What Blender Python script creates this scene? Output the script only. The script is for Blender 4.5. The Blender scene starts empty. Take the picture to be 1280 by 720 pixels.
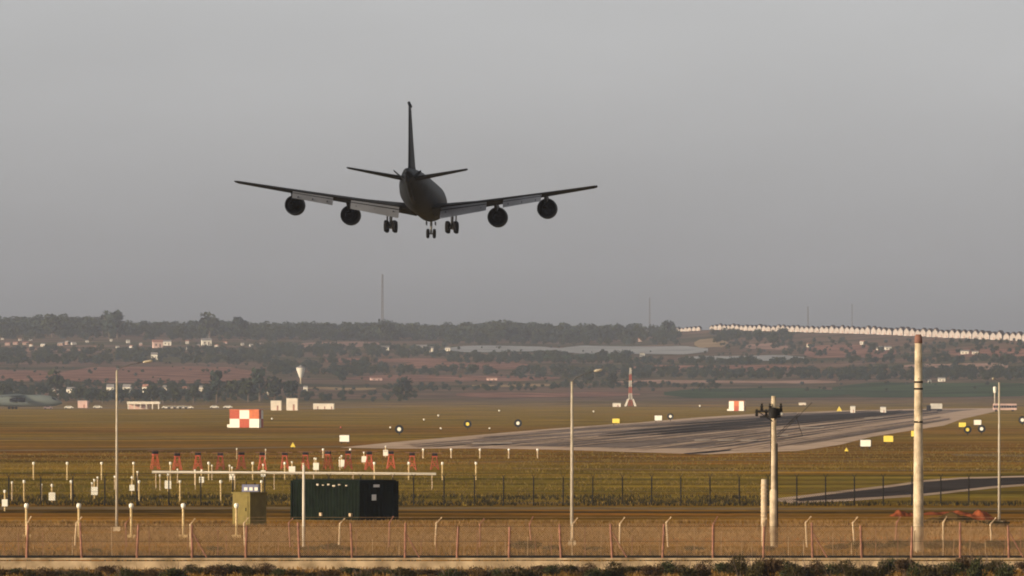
import bpy, math, random
import numpy as np
from mathutils import Vector, Matrix

random.seed(7); np.random.seed(7)
R = math.radians
S = bpy.context.scene
COL = S.collection

# ------------------------------------------------------------------ camera
F, H, HZ, CX = 10700.0, 12.5, 485.0, 640.0      # focal length in px (1280 wide), eye height, horizon row
cam = bpy.data.cameras.new('camera'); camo = bpy.data.objects.new('camera', cam); COL.objects.link(camo)
cam.sensor_width = 36.0; cam.lens = 36.0 * F / 1280.0
cam.shift_y = (HZ - 360.0) / 1280.0
cam.clip_start = 1.0; cam.clip_end = 60000.0
camo.location = (0, 0, H); camo.rotation_euler = (R(90), 0, 0)
S.camera = camo

# ------------------------------------------------------------------ light
SUN_AZ, SUN_EL = -122.0, 13.0                    # azimuth from +Y towards +X, elevation
world = bpy.data.worlds.new('World'); S.world = world; world.use_nodes = True
nt = world.node_tree; nt.nodes.clear()
out = nt.nodes.new('ShaderNodeOutputWorld'); bg = nt.nodes.new('ShaderNodeBackground')
sky = nt.nodes.new('ShaderNodeTexSky'); sky.sky_type = 'NISHITA'; sky.sun_disc = False
sky.sun_elevation = R(SUN_EL); sky.sun_rotation = R(SUN_AZ)
sky.air_density = 1.0; sky.dust_density = 2.5; sky.ozone_density = 1.0
hs = nt.nodes.new('ShaderNodeHueSaturation'); hs.inputs['Saturation'].default_value = 0.10
bg.inputs['Strength'].default_value = 0.15
# sky tint by height: lifted at the horizon, dimmed overhead to deepen the shadows
wc = nt.nodes.new('ShaderNodeTexCoord'); ws = nt.nodes.new('ShaderNodeSeparateXYZ'); wr = nt.nodes.new('ShaderNodeValToRGB')
nt.links.new(wc.outputs['Generated'], ws.inputs[0]); nt.links.new(ws.outputs['Z'], wr.inputs['Fac'])
wr.color_ramp.interpolation = 'EASE'
wr.color_ramp.elements[0].position = 0.004; wr.color_ramp.elements[0].color = (1.15, 1.155, 1.20, 1)
wr.color_ramp.elements[1].position = 0.060; wr.color_ramp.elements[1].color = (0.955, 0.96, 0.995, 1)
for q_, c_ in ((.16, .80), (.45, .50)):
    e_ = wr.color_ramp.elements.new(q_); e_.color = (c_, c_, c_, 1)
wx = nt.nodes.new('ShaderNodeMix'); wx.data_type = 'RGBA'; wx.blend_type = 'MULTIPLY'; wx.inputs[0].default_value = 1.0
nt.links.new(sky.outputs[0], hs.inputs['Color']); nt.links.new(hs.outputs[0], wx.inputs[6]); nt.links.new(wr.outputs[0], wx.inputs[7])
# faint unevenness of the overcast
wm_ = nt.nodes.new('ShaderNodeMapping'); wm_.inputs['Scale'].default_value = (14, 14, 40); wn = nt.nodes.new('ShaderNodeTexNoise'); wn.inputs['Scale'].default_value = 1.6; wn.inputs['Detail'].default_value = 3
wq = nt.nodes.new('ShaderNodeMapRange'); wq.inputs['From Min'].default_value = .3; wq.inputs['From Max'].default_value = .7; wq.inputs['To Min'].default_value = .965; wq.inputs['To Max'].default_value = 1.035
wy = nt.nodes.new('ShaderNodeMix'); wy.data_type = 'RGBA'; wy.blend_type = 'MULTIPLY'; wy.inputs[0].default_value = 1.0
nt.links.new(wc.outputs['Generated'], wm_.inputs['Vector']); nt.links.new(wm_.outputs[0], wn.inputs['Vector']); nt.links.new(wn.outputs['Fac'], wq.inputs['Value'])
nt.links.new(wx.outputs[2], wy.inputs[6]); nt.links.new(wq.outputs[0], wy.inputs[7]); nt.links.new(wy.outputs[2], bg.inputs['Color'])
nt.links.new(bg.outputs[0], out.inputs['Surface'])
sd = bpy.data.lights.new('sun', 'SUN'); sd.energy = 3.0; sd.angle = R(0.6); sd.color = (1.0, 0.78, 0.50)
so = bpy.data.objects.new('sun', sd); COL.objects.link(so)
az, el = R(SUN_AZ), R(SUN_EL)
to_sun = Vector((math.sin(az) * math.cos(el), math.cos(az) * math.cos(el), math.sin(el)))
so.rotation_euler = to_sun.to_track_quat('Z', 'Y').to_euler(); so.location = (-300, -200, 400)
S.view_settings.view_transform = 'Standard'; S.view_settings.look = 'None'
S.view_settings.exposure = 0.6; S.view_settings.gamma = 1.0; S.view_settings.use_curve_mapping = False
S.render.engine = 'CYCLES'
S.cycles.use_denoising = True
S.cycles.filter_width = 1.9
S.cycles.max_bounces = 6; S.cycles.diffuse_bounces = 3; S.cycles.transparent_max_bounces = 16
S.cycles.volume_bounces = 1
HAZE_DENSITY = 2.7e-5

# ------------------------------------------------------------------ materials
def mat(name, col, rough=0.8, vary=0.25, scale=1.0, metal=0.0, col2=None, spec=0.3):
    m = bpy.data.materials.new(name); m.use_nodes = True
    n = m.node_tree; b = n.nodes['Principled BSDF']
    b.inputs['Roughness'].default_value = rough; b.inputs['Metallic'].default_value = metal
    b.inputs['Specular IOR Level'].default_value = spec
    tc = n.nodes.new('ShaderNodeTexCoord'); nz = n.nodes.new('ShaderNodeTexNoise')
    nz.inputs['Scale'].default_value = scale; nz.inputs['Detail'].default_value = 4
    n.links.new(tc.outputs['Object'], nz.inputs['Vector'])
    r = n.nodes.new('ShaderNodeValToRGB')
    c2 = col2 or tuple(c * (1 + vary) for c in col)
    c1 = col if col2 else tuple(c * (1 - vary) for c in col)
    r.color_ramp.elements[0].position = 0.32; r.color_ramp.elements[1].position = 0.68
    r.color_ramp.elements[0].color = (*c1, 1); r.color_ramp.elements[1].color = (*c2, 1)
    n.links.new(nz.outputs['Fac'], r.inputs['Fac']); n.links.new(r.outputs['Color'], b.inputs['Base Color'])
    return m

def ground_mat():
    m = bpy.data.materials.new('dry_grassland'); m.use_nodes = True
    n = m.node_tree; b = n.nodes['Principled BSDF']; b.inputs['Roughness'].default_value = 1.0
    b.inputs['Specular IOR Level'].default_value = 0.0
    geo = n.nodes.new('ShaderNodeNewGeometry')
    def noise(scale, detail=3, stretch=(1, 1, 1)):
        mp = n.nodes.new('ShaderNodeMapping'); mp.inputs['Scale'].default_value = stretch
        n.links.new(geo.outputs['Position'], mp.inputs['Vector'])
        z = n.nodes.new('ShaderNodeTexNoise'); z.inputs['Scale'].default_value = scale; z.inputs['Detail'].default_value = detail
        n.links.new(mp.outputs[0], z.inputs['Vector']); return z.outputs['Fac']
    def ramp(fac, stops):
        r = n.nodes.new('ShaderNodeValToRGB'); e = r.color_ramp.elements
        e[0].position, e[0].color = stops[0][0], (*stops[0][1], 1)
        e[1].position, e[1].color = stops[-1][0], (*stops[-1][1], 1)
        for p, c in stops[1:-1]:
            q = e.new(p); q.color = (*c, 1)
        n.links.new(fac, r.inputs['Fac']); return r.outputs['Color']
    def mix(fac, a, c, mode='MIX'):
        x = n.nodes.new('ShaderNodeMix'); x.data_type = 'RGBA'; x.blend_type = mode
        if isinstance(fac, float): x.inputs[0].default_value = fac
        else: n.links.new(fac, x.inputs[0])
        n.links.new(a, x.inputs[6]); n.links.new(c, x.inputs[7]); return x.outputs[2]
    sep = n.nodes.new('ShaderNodeSeparateXYZ'); n.links.new(geo.outputs['Position'], sep.inputs[0])
    # mown belts follow the runway: the colour of the sward changes with distance along it
    wob = noise(0.006, 2)
    ad = n.nodes.new('ShaderNodeMath'); ad.operation = 'MULTIPLY_ADD'; ad.inputs[1].default_value = 260; 
    n.links.new(wob, ad.inputs[0]); n.links.new(sep.outputs['Y'], ad.inputs[2])
    dv = n.nodes.new('ShaderNodeMapRange'); dv.inputs['From Min'].default_value = 500 + 130; dv.inputs['From Max'].default_value = 3500 + 130
    n.links.new(ad.outputs[0], dv.inputs['Value'])
    def fr(y): return (y - 500) / 3000.0
    GREEN, BROWN, TAN, OLIVE = (.205, .148, .027), (.205, .112, .025), (.235, .120, .024), (.225, .150, .030)
    belts = ramp(dv.outputs[0], [(0, TAN), (fr(800), TAN), (fr(850), BROWN), (fr(900), OLIVE), (fr(1000), GREEN), (fr(1180), GREEN),
             (fr(1300), OLIVE), (fr(1480), BROWN), (fr(1900), BROWN), (fr(2150), OLIVE), (fr(2500), BROWN), (fr(3000), OLIVE), (1, OLIVE)])
    patch = ramp(noise(0.02, 5), [(0.3, (.48, .52, .45)), (0.5, (1, 1, 1)), (0.72, (1.6, 1.4, 1.25))])
    fine = ramp(noise(0.5, 5), [(0.3, (.6, .6, .58)), (0.7, (1.4, 1.35, 1.3))])
    near = mix(1.0, mix(1.0, belts, patch, 'MULTIPLY'), fine, 'MULTIPLY')
    streak = ramp(noise(0.03, 5, (0.10, 1.3, 1)), [(0.35, (.68, .62, .55)), (0.65, (1.32, 1.36, 1.3))])
    near = mix(1.0, near, streak, 'MULTIPLY')
    bare = ramp(noise(0.011, 6), [(0.60, (1, 1, 1)), (0.66, (1.25, 1.02, .95)), (0.72, (1.5, 1.15, 1.05))])
    near = mix(1.0, near, bare, 'MULTIPLY')
    # far country: reddish ploughland, scrub and stubble
    far = ramp(noise(0.0035, 5, (0.6, 1.0, 1)), [(0.36, (.055, .055, .030)), (0.46, (.095, .075, .048)), (0.54, (.155, .098, .074)), (0.64, (.075, .072, .038))])
    farf = mix(1.0, far, ramp(noise(0.03, 4), [(0.3, (.6, .6, .6)), (0.7, (1.35, 1.3, 1.25))]), 'MULTIPLY')
    mr = n.nodes.new('ShaderNodeMapRange'); mr.inputs['From Min'].default_value = 5600; mr.inputs['From Max'].default_value = 6100
    n.links.new(sep.outputs['Y'], mr.inputs['Value'])
    n.links.new(mix(mr.outputs[0], near, farf), b.inputs['Base Color'])
    bp = n.nodes.new('ShaderNodeBump'); bp.inputs['Strength'].default_value = 0.6; bp.inputs['Distance'].default_value = 0.4
    n.links.new(noise(0.8, 4), bp.inputs['Height']); n.links.new(bp.outputs[0], b.inputs['Normal'])
    return m

M = dict(
    white=mat('white_paint', (.64, .58, .47), .7, .12, .5), cream=mat('cream_render', (.62, .54, .42), .8, .12, .3),
    pink=mat('pink_render', (.55, .36, .29), .85, .15, .3), concrete=mat('pale_concrete', (.22, .155, .085), .95, 0, .9, col2=(.50, .37, .22), spec=0),
    polecon=mat('cast_concrete', (.48, .38, .25), .9, .34, 1.2, spec=.1), tile=mat('roof_tile', (.27, .13, .09), .9, .25, .5),
    greyroof=mat('grey_roof', (.20, .18, .165), .9, .2, .4), rust=mat('rusty_post', (.25, .115, .07), .8, .3, 3.0),
    galv=mat('galvanised_wire', (.33, .205, .10), .6, .2, 4.0), galvpole=mat('galvanised_pole', (.38, .32, .23), .7, .15, 2.0),
    palepost=mat('pale_post', (.52, .38, .23), .9, .3, 2.0), dark=mat('dark_steel', (.020, .018, .016), .8, .3, 3.0, spec=.05),
    yellowpost=mat('cream_lamp_post', (.52, .37, .17), .7, .15, 3.0), lampwhite=mat('lamp_housing_white', (.8, .74, .60), .5, .05, 3.0),
    orange=mat('signal_orange', (.55, .14, .045), .6, .15, 1.0), red=mat('signal_red', (.42, .072, .028), .6, .15, 2.0),
    yellow=mat('sign_yellow', (.78, .58, .08), .5, .08, 1.0), black=mat('matt_black', (.010, .010, .010), .8, .2, 1.0),
    contgreen=mat('dark_green_steel', (.0045, .0078, .0042), .85, .45, 1.2, spec=.05), olive=mat('olive_cabinet', (.155, .115, .028), .8, .18, 1.5),
    bluegrey=mat('blue_grey_housing', (.15, .15, .21), .5, .2, 1.5), label=mat('paper_label', (.7, .68, .62), .7, .05, 2.0),
    asphalt=mat('worn_asphalt', (.20, .155, .13), .95, .4, .05, spec=0), shoulder=mat('bleached_concrete', (.50, .36, .26), .95, .3, .06, spec=0),
    rubber=mat('rubber_marked_asphalt', (.022, .019, .019), .95, .5, .05, col2=(.075, .060, .052), spec=0), paint=mat('worn_runway_paint', (.46, .37, .29), .9, .3, .2, spec=0),
    taxi=mat('dark_taxiway_asphalt', (.060, .050, .046), .95, .3, .1, spec=0), dust=mat('dusty_track', (.20, .140, .075), 1, .35, .15, spec=0),
    ditch=mat('dark_soil', (.085, .052, .018), 1, .5, .3, spec=0), redsoil=mat('red_clay', (.23, .062, .024), 1, .45, .35, spec=0),
    redfield=mat('red_ploughland', (.205, .105, .078), 1, .45, .03, spec=0), pinkfield=mat('pink_stubble', (.28, .175, .135), 1, .35, .03, spec=0),
    crop=mat('green_crop', (.038, .062, .028), 1, .4, .02, spec=0), stubble=mat('pale_stubble', (.27, .19, .11), 1, .35, .03, spec=0),
    plastic=mat('crop_cover_plastic', (.25, .25, .25), .8, .3, .03, spec=.1),
    leaf=mat('tree_leaf', (.016, .022, .009), .8, .0, .35, col2=(.045, .050, .020), spec=.1), leaf2=mat('blue_green_leaf', (.014, .022, .015), .8, 0, .35, col2=(.036, .048, .030), spec=.1),
    bark=mat('bark', (.11, .075, .05), .95, .3, 1.0), shrub=mat('shrub_leaf', (.020, .018, .006), .8, 0, 2.5, col2=(.062, .046, .015), spec=.1),
    shrubb=mat('brown_shrub_leaf', (.028, .017, .007), .8, 0, 2.5, col2=(.080, .046, .018), spec=.1), shrubg=mat('green_shrub_leaf', (.018, .022, .008), .8, 0, 2.5, col2=(.052, .054, .018), spec=.1),
    grass=mat('dry_grass_blade', (.13, .075, .022), .9, 0, .09, col2=(.27, .155, .055), spec=.05), grassg=mat('olive_grass_blade', (.140, .098, .020), .9, 0, .05, col2=(.26, .168, .040), spec=.05),
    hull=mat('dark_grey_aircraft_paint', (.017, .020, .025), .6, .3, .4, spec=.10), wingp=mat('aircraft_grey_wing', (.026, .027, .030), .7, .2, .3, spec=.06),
    flap=mat('pale_grey_flap', (.18, .185, .20), .5, .12, .4), nozzle=mat('near_black_metal', (.004, .004, .004), .9, .3, .8, spec=0),  # near-black metal for nozzles, fan, duct and the flap gap
    tyre=mat('tyre_rubber', (.010, .0095, .0095), .9, .2, 2.0, spec=.05), strut=mat('white_gear_paint', (.16, .155, .14), .4, .1, 2.0),
    transport=mat('transport_grey_green', (.13, .15, .135), .6, .1, .1), glass=mat('dark_glass', (.02, .022, .025), .2, .1, 1.0, spec=.6),
    terrace=mat('terrace_render', (.40, .34, .29), .9, .45, .12, spec=0), darkroof=mat('dark_roof_tile', (.075, .055, .05), .9, .3, .5, spec=0),
    farwhite=mat('weathered_white_render', (.54, .49, .42), .9, .2, .3, spec=0), farpink=mat('faded_pink_render', (.32, .215, .175), .9, .2, .3, spec=0),
    mast=mat('mast_steel', (.10, .095, .09), .7, .1, .1),
)
M['ground'] = ground_mat()

# ------------------------------------------------------------------ helpers
def P(px, py, D):                                   # a place seen at (px, py) in the 1280 px wide photograph, D metres off
    return Vector(((px - CX) / F * D, D, H + (HZ - py) / F * D))
def dist(py): return H * F / (py - HZ)               # distance of level ground seen at row py
def G(px, py):
    d = dist(py); return Vector(((px - CX) / F * d, d, 0.0))

def tag(o, label=None, cat=None, group=None, kind=None):
    if label: o['label'] = label
    if cat: o['category'] = cat
    if group: o['group'] = group
    if kind: o['kind'] = kind
    return o
def empty(name, loc, rz=0, **k):
    o = bpy.data.objects.new(name, None); COL.objects.link(o); o.location = loc; o.rotation_euler = (0, 0, rz)
    return tag(o, **k)
def copy_tree(o, parent=None):
    c = o.copy(); COL.objects.link(c)
    if parent: c.parent = parent
    for ch in list(o.children): copy_tree(ch, c)
    return c

class MB:
    """Collects shapes into one mesh."""
    def __init__(s): s.v = []; s.f = []
    def add(s, vs, fs):
        b = len(s.v); s.v += [tuple(v) for v in vs]; s.f += [tuple(i + b for i in f) for f in fs]; return s
    def box(s, c, d, rz=0.0):
        hx, hy, hz = d[0] / 2, d[1] / 2, d[2] / 2; cs, sn = math.cos(rz), math.sin(rz); vs = []
        for z in (-hz, hz):
            for x, y in ((-hx, -hy), (hx, -hy), (hx, hy), (-hx, hy)):
                vs.append((c[0] + x * cs - y * sn, c[1] + x * sn + y * cs, c[2] + z))
        return s.add(vs, [(3, 2, 1, 0), (4, 5, 6, 7), (0, 1, 5, 4), (1, 2, 6, 5), (2, 3, 7, 6), (3, 0, 4, 7)])
    def tube(s, pts, rad, n=8, cap=True):
        pts = [Vector(p) for p in pts]
        if not hasattr(rad, '__len__'): rad = [rad] * len(pts)
        vs, fs = [], []
        for i, p in enumerate(pts):
            d = (pts[min(i + 1, len(pts) - 1)] - pts[max(i - 1, 0)]).normalized()
            a = d.cross(Vector((0, 0, 1)) if abs(d.z) < .9 else Vector((1, 0, 0))).normalized(); b = d.cross(a)
            for k in range(n):
                t = 2 * math.pi * k / n; vs.append(p + (a * math.cos(t) + b * math.sin(t)) * rad[i])
        for i in range(len(pts) - 1):
            for k in range(n):
                fs.append((i * n + k, i * n + (k + 1) % n, (i + 1) * n + (k + 1) % n, (i + 1) * n + k))
        if cap:
            fs.append(tuple(range(n - 1, -1, -1))); fs.append(tuple((len(pts) - 1) * n + k for k in range(n)))
        return s.add(vs, fs)
    def rings(s, rings, cap=True):
        n = len(rings[0]); vs = [p for r in rings for p in r]; fs = []
        for i in range(len(rings) - 1):
            for k in range(n):
                fs.append((i * n + k, i * n + (k + 1) % n, (i + 1) * n + (k + 1) % n, (i + 1) * n + k))
        if cap:
            fs.append(tuple(range(n - 1, -1, -1))); fs.append(tuple((len(rings) - 1) * n + k for k in range(n)))
        return s.add(vs, fs)
    def lathe(s, prof, axis='z', c=(0, 0, 0), n=20, cap=True):   # prof: (along, radius)
        rs = []
        for a, r in prof:
            ring = []
            for k in range(n):
                t = 2 * math.pi * k / n; x, y = r * math.cos(t), r * math.sin(t)
                ring.append((c[0] + x, c[1] + y, c[2] + a) if axis == 'z' else (c[0] + x, c[1] + a, c[2] + y) if axis == 'y' else (c[0] + a, c[1] + x, c[2] + y))
            rs.append(ring)
        return s.rings(rs, cap)
    def build(s, name, m, parent=None, smooth=False, loc=None, recalc=True):
        me = bpy.data.meshes.new(name); me.from_pydata(s.v, [], s.f); me.materials.append(m)
        if recalc:
            import bmesh
            bm = bmesh.new(); bm.from_mesh(me); bmesh.ops.recalc_face_normals(bm, faces=bm.faces); bm.to_mesh(me); bm.free()
        if smooth:
            for p in me.polygons: p.use_smooth = True
        me.update()
        o = bpy.data.objects.new(name, me); COL.objects.link(o)
        if parent: o.parent = parent
        if loc is not None: o.location = loc
        return o

def big_mesh(name, V, Q, mats, idx=None):
    """numpy verts (n,3) and quads (m,4)"""
    me = bpy.data.meshes.new(name)
    me.vertices.add(len(V)); me.vertices.foreach_set('co', np.asarray(V, dtype=np.float32).ravel())
    m, k = Q.shape
    me.loops.add(m * k); me.loops.foreach_set('vertex_index', Q.astype(np.int32).ravel())
    me.polygons.add(m); me.polygons.foreach_set('loop_start', (np.arange(m) * k).astype(np.int32))
    me.polygons.foreach_set('loop_total', np.full(m, k, dtype=np.int32))
    for a in mats: me.materials.append(a)
    if idx is not None: me.polygons.foreach_set('material_index', idx.astype(np.int32))
    me.update(calc_edges=True); me.validate()
    return me
def link(name, me, parent=None, loc=None):
    o = bpy.data.objects.new(name, me); COL.objects.link(o)
    if parent: o.parent = parent
    if loc is not None: o.location = loc
    return o
NUM = ['first', 'second', 'third', 'fourth', 'fifth', 'sixth', 'seventh', 'eighth', 'ninth', 'tenth', 'eleventh', 'twelfth', 'thirteenth', 'fourteenth']
def order(i, n, a='left', b='right'):
    if i == 0: return a + 'most' if a in ('left', 'right') else a
    if i == n - 1: return b + 'most' if b in ('left', 'right') else b
    if i < n / 2: return '%s from the %s' % (NUM[i], a)
    return '%s from the %s' % (NUM[n - 1 - i], b)

# ------------------------------------------------------------------ terrain
D0 = 5750.0
_cx = [-400, 0, 140, 300, 480, 620, 760, 850, 900, 1100, 1290, 1700]
_cy = [413, 411, 410, 413, 417, 417, 418, 414, 411.5, 417, 425.5, 430]
_cd = [10200, 10200, 10200, 10200, 10200, 10200, 10200, 10100, 10000, 9000, 7900, 7500]
def terrain(X, Y):
    X = np.asarray(X, float); Y = np.asarray(Y, float)
    px = CX + X / np.maximum(Y, 100.0) * F
    cd = np.interp(px, _cx, _cd); cz = H + (HZ - np.interp(px, _cx, _cy)) / F * cd
    s = np.clip((Y - D0) / (cd - D0), 0, 1)
    z = cz * s ** 1.12
    und = 1.6 * np.sin(X / 190 + Y / 410) + 1.1 * np.sin(X / 83 - Y / 260 + 1.3)
    z = z + und * np.sin(np.pi * np.clip(s, 0, 1)) ** 1.0
    z = np.where(Y > cd, np.maximum(cz - (Y - cd) * 0.012, -20), z)
    return z
def tz(x, y): return float(terrain(x, y))
def hill(px, py):
    D = 5000.0
    while D < 10600:
        X = (px - CX) / F * D
        if HZ - (tz(X, D) - H) / D * F <= py: break
        D += 12.0
    X = (px - CX) / F * D
    return Vector((X, D, tz(X, D)))

ys = np.concatenate([np.arange(-400, 5700, 100), np.arange(5700, 10600, 35), np.arange(10600, 16000, 300)])
us = np.concatenate([np.linspace(-1, -.13, 40), np.linspace(-.125, .125, 130), np.linspace(.13, 1, 40)])
YY, UU = np.meshgrid(ys, us, indexing='ij')
XX = UU * (900 + 0.62 * np.maximum(YY, 0))
ZZ = terrain(XX, YY)
V = np.stack([XX, YY, ZZ], -1).reshape(-1, 3); nu = len(us)
I = (np.arange(len(ys) - 1)[:, None] * nu + np.arange(nu - 1)[None]).ravel()
Q = np.stack([I, I + 1, I + nu + 1, I + nu], -1)
g = link('ground', big_mesh('ground', V, Q, [M['ground']])); tag(g, kind='structure')
for p in g.data.polygons: p.use_smooth = True

_lift = [0.0]
def sheet(name, pts, m, z, on_hill=False, kind='structure'):
    """flat paving: a closed outline given by its corners in the photograph"""
    vs = [G(*p) + Vector((0, 0, z)) for p in pts]
    me = bpy.data.meshes.new(name); me.from_pydata([tuple(v) for v in vs], [], [tuple(range(len(vs)))]); me.materials.append(m)
    import bmesh
    bm = bmesh.new(); bm.from_mesh(me); bmesh.ops.triangulate(bm, faces=bm.faces); bmesh.ops.recalc_face_normals(bm, faces=bm.faces)
    for f in bm.faces:
        if f.normal.z < 0: f.normal_flip()
    bm.to_mesh(me); bm.free()
    o = link(name, me); tag(o, kind=kind); return o

UP = [(425, 559.5), (500, 552), (560, 547), (640, 540), (700, 535), (800, 528), (870, 522), (950, 517), (1060, 513), (1150, 511.2), (1255, 510)]
LO = [(1250, 513), (1202, 524), (1180, 532), (1140, 538), (1090, 546), (1050, 556), (1000, 563.5), (930, 566), (880, 568), (800, 565.5), (700, 562.5), (600, 560.5), (500, 561)]
sheet('runway_shoulder', UP + LO, M['shoulder'], 0.02)
sheet('runway', [(540, 552.5), (640, 543.5), (700, 538), (800, 530.5), (900, 522.5), (980, 517.5), (1060, 514.5), (1150, 512.6), (1225, 511.6),
                 (1200, 514), (1150, 521), (1100, 528), (1050, 537), (1000, 547), (940, 556), (880, 560.5), (800, 560.5), (700, 558.5), (620, 557)], M['asphalt'], 0.05)
sheet('runway_rubber', [(640, 549), (700, 543), (780, 536), (860, 529), (950, 522.5), (1060, 517), (1130, 514.6), (1125, 516.4), (1060, 520.5), (990, 527), (900, 534.5), (820, 541), (740, 547), (680, 551.5)], M['rubber'], 0.08)
sheet('runway_patching', [(720, 553), (800, 547.5), (870, 543), (930, 537), (925, 540), (870, 547), (800, 552), (740, 556)], M['asphalt'], 0.08)
sheet('runway_joint', [(853, 567.2), (880, 564.8), (915, 562), (912, 563.6), (885, 566.6), (860, 568)], M['rubber'], 0.08)
def streaks(name, n, m, z, seed, xr, yc, spread, th):
    r_ = random.Random(seed); vs, fs = [], []
    ux, uy = zip(*UP); lx, ly = zip(*LO[::-1])
    lo_ = sorted(LO); lx = [p[0] for p in lo_]; ly = [p[1] for p in lo_]
    for _ in range(n):
        x0 = r_.uniform(*xr); L = r_.uniform(60, 330); yu, yl = np.interp(x0, ux, uy) + 1.2, np.interp(x0, lx, ly) - 1.5
        y0 = yu + (yl - yu) * min(.97, max(.03, r_.gauss(yc, spread))); t = r_.uniform(*th); b = len(vs); pts = []
        for k in range(9):
            u = k / 8; x = x0 + L * u
            if x > 1190: break
            y = y0 + (494 - y0) * (x - x0) / (1364 - x0); w = t * (1 - .7 * u) * math.sin(math.pi * min(1, .08 + u * .9)) * .5 + .04
            if y + w > np.interp(x, lx, ly) - .6 or y - w < np.interp(x, ux, uy) + .4: break
            pts.append((x, y - w, y + w))
        if len(pts) < 3: continue
        for x, a_, c_ in pts: vs += [G(x, a_) + Vector((0, 0, z)), G(x, c_) + Vector((0, 0, z))]
        z += .0006
        for k in range(len(pts) - 1): fs.append((b + 2 * k, b + 2 * k + 1, b + 2 * k + 3, b + 2 * k + 2))
    me = bpy.data.meshes.new(name); me.from_pydata([tuple(v) for v in vs], [], fs); me.materials.append(m); me.update()
    return tag(link(name, me), kind='structure')
streaks('runway_patching', 120, M['shoulder'], .13, 1, (500, 1020), .6, .33, (.4, 1.5))
streaks('runway_patching', 40, M['asphalt'], .19, 2, (500, 1000), .6, .35, (.5, 2.0))
streaks('runway_rubber', 46, M['rubber'], .22, 3, (740, 1010), .36, .10, (.3, 1.5))
for a, b, y in ((868, 888, 551.3), (897, 917, 551.6), (926, 946, 552.0), (960, 985, 545.5), (1000, 1030, 535.5), (590, 640, 555.5), (1080, 1104, 523)):
    sheet('runway_marking', [(a, y), (b, y - .9), (b, y + .5), (a, y + 1.4)], M['paint'], 0.30)
sheet('taxiway_shoulder', [(960, 624.5), (1060, 612.5), (1120, 605.5), (1155, 600.5), (1200, 597), (1330, 593.5), (1330, 603.5), (1240, 610.5), (1200, 615), (1150, 620.5), (1060, 626.5), (990, 629.5)], M['shoulder'], 0.02)
sheet('taxiway', [(990, 624.5), (1060, 615.5), (1120, 608.5), (1155, 603), (1200, 599.2), (1330, 595.5), (1330, 601.5), (1240, 608), (1200, 612.5), (1150, 617.8), (1060, 623.6), (1000, 627)], M['taxi'], 0.05)
sheet('track', [(1188, 567.6), (1285, 568.4), (1285, 571), (1195, 570)], M['dust'], 0.02)
sheet('service_road', [(-150, 633.5), (640, 634), (1430, 635.5), (1430, 638), (640, 637), (-150, 637)], M['dust'], 0.02)
sheet('ditch', [(-150, 638.5), (640, 639), (1430, 640), (1430, 642.6), (640, 641.6), (-150, 641.4)], M['ditch'], 0.02)
sheet('track', [(-60, 563), (200, 560.5), (430, 557.5), (430, 559), (200, 562), (-60, 564.6)], M['dust'], 0.02)
for pts in ([(-60, 547.6), (300, 545.4), (430, 544.6), (430, 545.2), (300, 546.1), (-60, 548.4)], [(-60, 549.6), (300, 547.2), (430, 546.4), (430, 546.9), (300, 547.9), (-60, 550.3)], [(560, 577.5), (900, 575.2), (1330, 576.6), (1330, 577.3), (900, 576), (560, 578.2)],
            [(640, 585), (1000, 588.4), (1330, 586), (1330, 586.9), (1000, 589.3), (640, 585.8)], [(-60, 527.5), (280, 526.6), (280, 527.1), (-60, 528)], [(620, 628.4), (930, 627.8), (930, 629), (620, 629.4)]):
    sheet('track', pts, M['dust'], 0.02)
sheet('apron', [(-80, 508.6), (150, 508.8), (325, 510), (500, 507.2), (560, 506), (560, 506.9), (500, 508.9), (330, 512), (150, 511), (-80, 510.6)], M['dust'], 0.02)

def field(name, x0, x1, y0, y1, m, lift=0.35, wob=1.2):
    """a field laid over the hillside"""
    n, k = 26, 7; vs, fs = [], []
    for i in range(n):
        t = i / (n - 1); px = x0 + (x1 - x0) * t
        a = y0 + wob * math.sin(t * 7 + x0) * .5 + (1 - min(1, 6 * t, 6 * (1 - t))) * (y1 - y0) * .35
        b = y1 + wob * math.sin(t * 5 + y1) * .5 - (1 - min(1, 6 * t, 6 * (1 - t))) * (y1 - y0) * .35
        A, B = hill(px, a), hill(px, b)
        for j in range(k):
            p = B.lerp(A, j / (k - 1)); vs.append((p.x, p.y, tz(p.x, p.y) + lift))
    for i in range(n - 1):
        for j in range(k - 1): fs.append((i * k + j, (i + 1) * k + j, (i + 1) * k + j + 1, i * k + j + 1))
    me = bpy.data.meshes.new(name); me.from_pydata(vs, [], fs); me.materials.append(m); me.update()
    return tag(link(name, me), kind='structure')
for a in ((70, 330, 459, 480, 'redfield'), (-60, 70, 463, 478, 'redfield'), (365, 490, 428, 434.5, 'pinkfield'), (400, 560, 448, 454, 'redfield'), (500, 660, 453, 462, 'redfield'),
          (430, 700, 470, 477, 'redfield'), (590, 700, 481, 484, 'stubble'), (380, 470, 485, 488, 'stubble'), (770, 1045, 476, 480, 'pinkfield'), (790, 1010, 457, 464, 'redfield'),
          (555, 700, 433, 440, 'plastic'), (695, 885, 433, 443, 'plastic'), (860, 1005, 445, 451, 'plastic'), (720, 780, 420, 426, 'redfield'), (1000, 1120, 432, 448, 'redfield'),
          (830, 1060, 486, 498, 'crop'), (1040, 1320, 479, 497, 'crop'), (868, 910, 424, 435, 'stubble'), (930, 985, 430, 437, 'pinkfield'), (1130, 1260, 455, 462, 'pinkfield'),
          (640, 790, 443, 450, 'crop'), (1180, 1320, 436, 446, 'redfield'), (570, 800, 491, 497, 'redfield'), (-60, 130, 436, 440, 'pinkfield')):
    field('field', a[0], a[1], a[2], a[3], M[a[4]])

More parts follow.
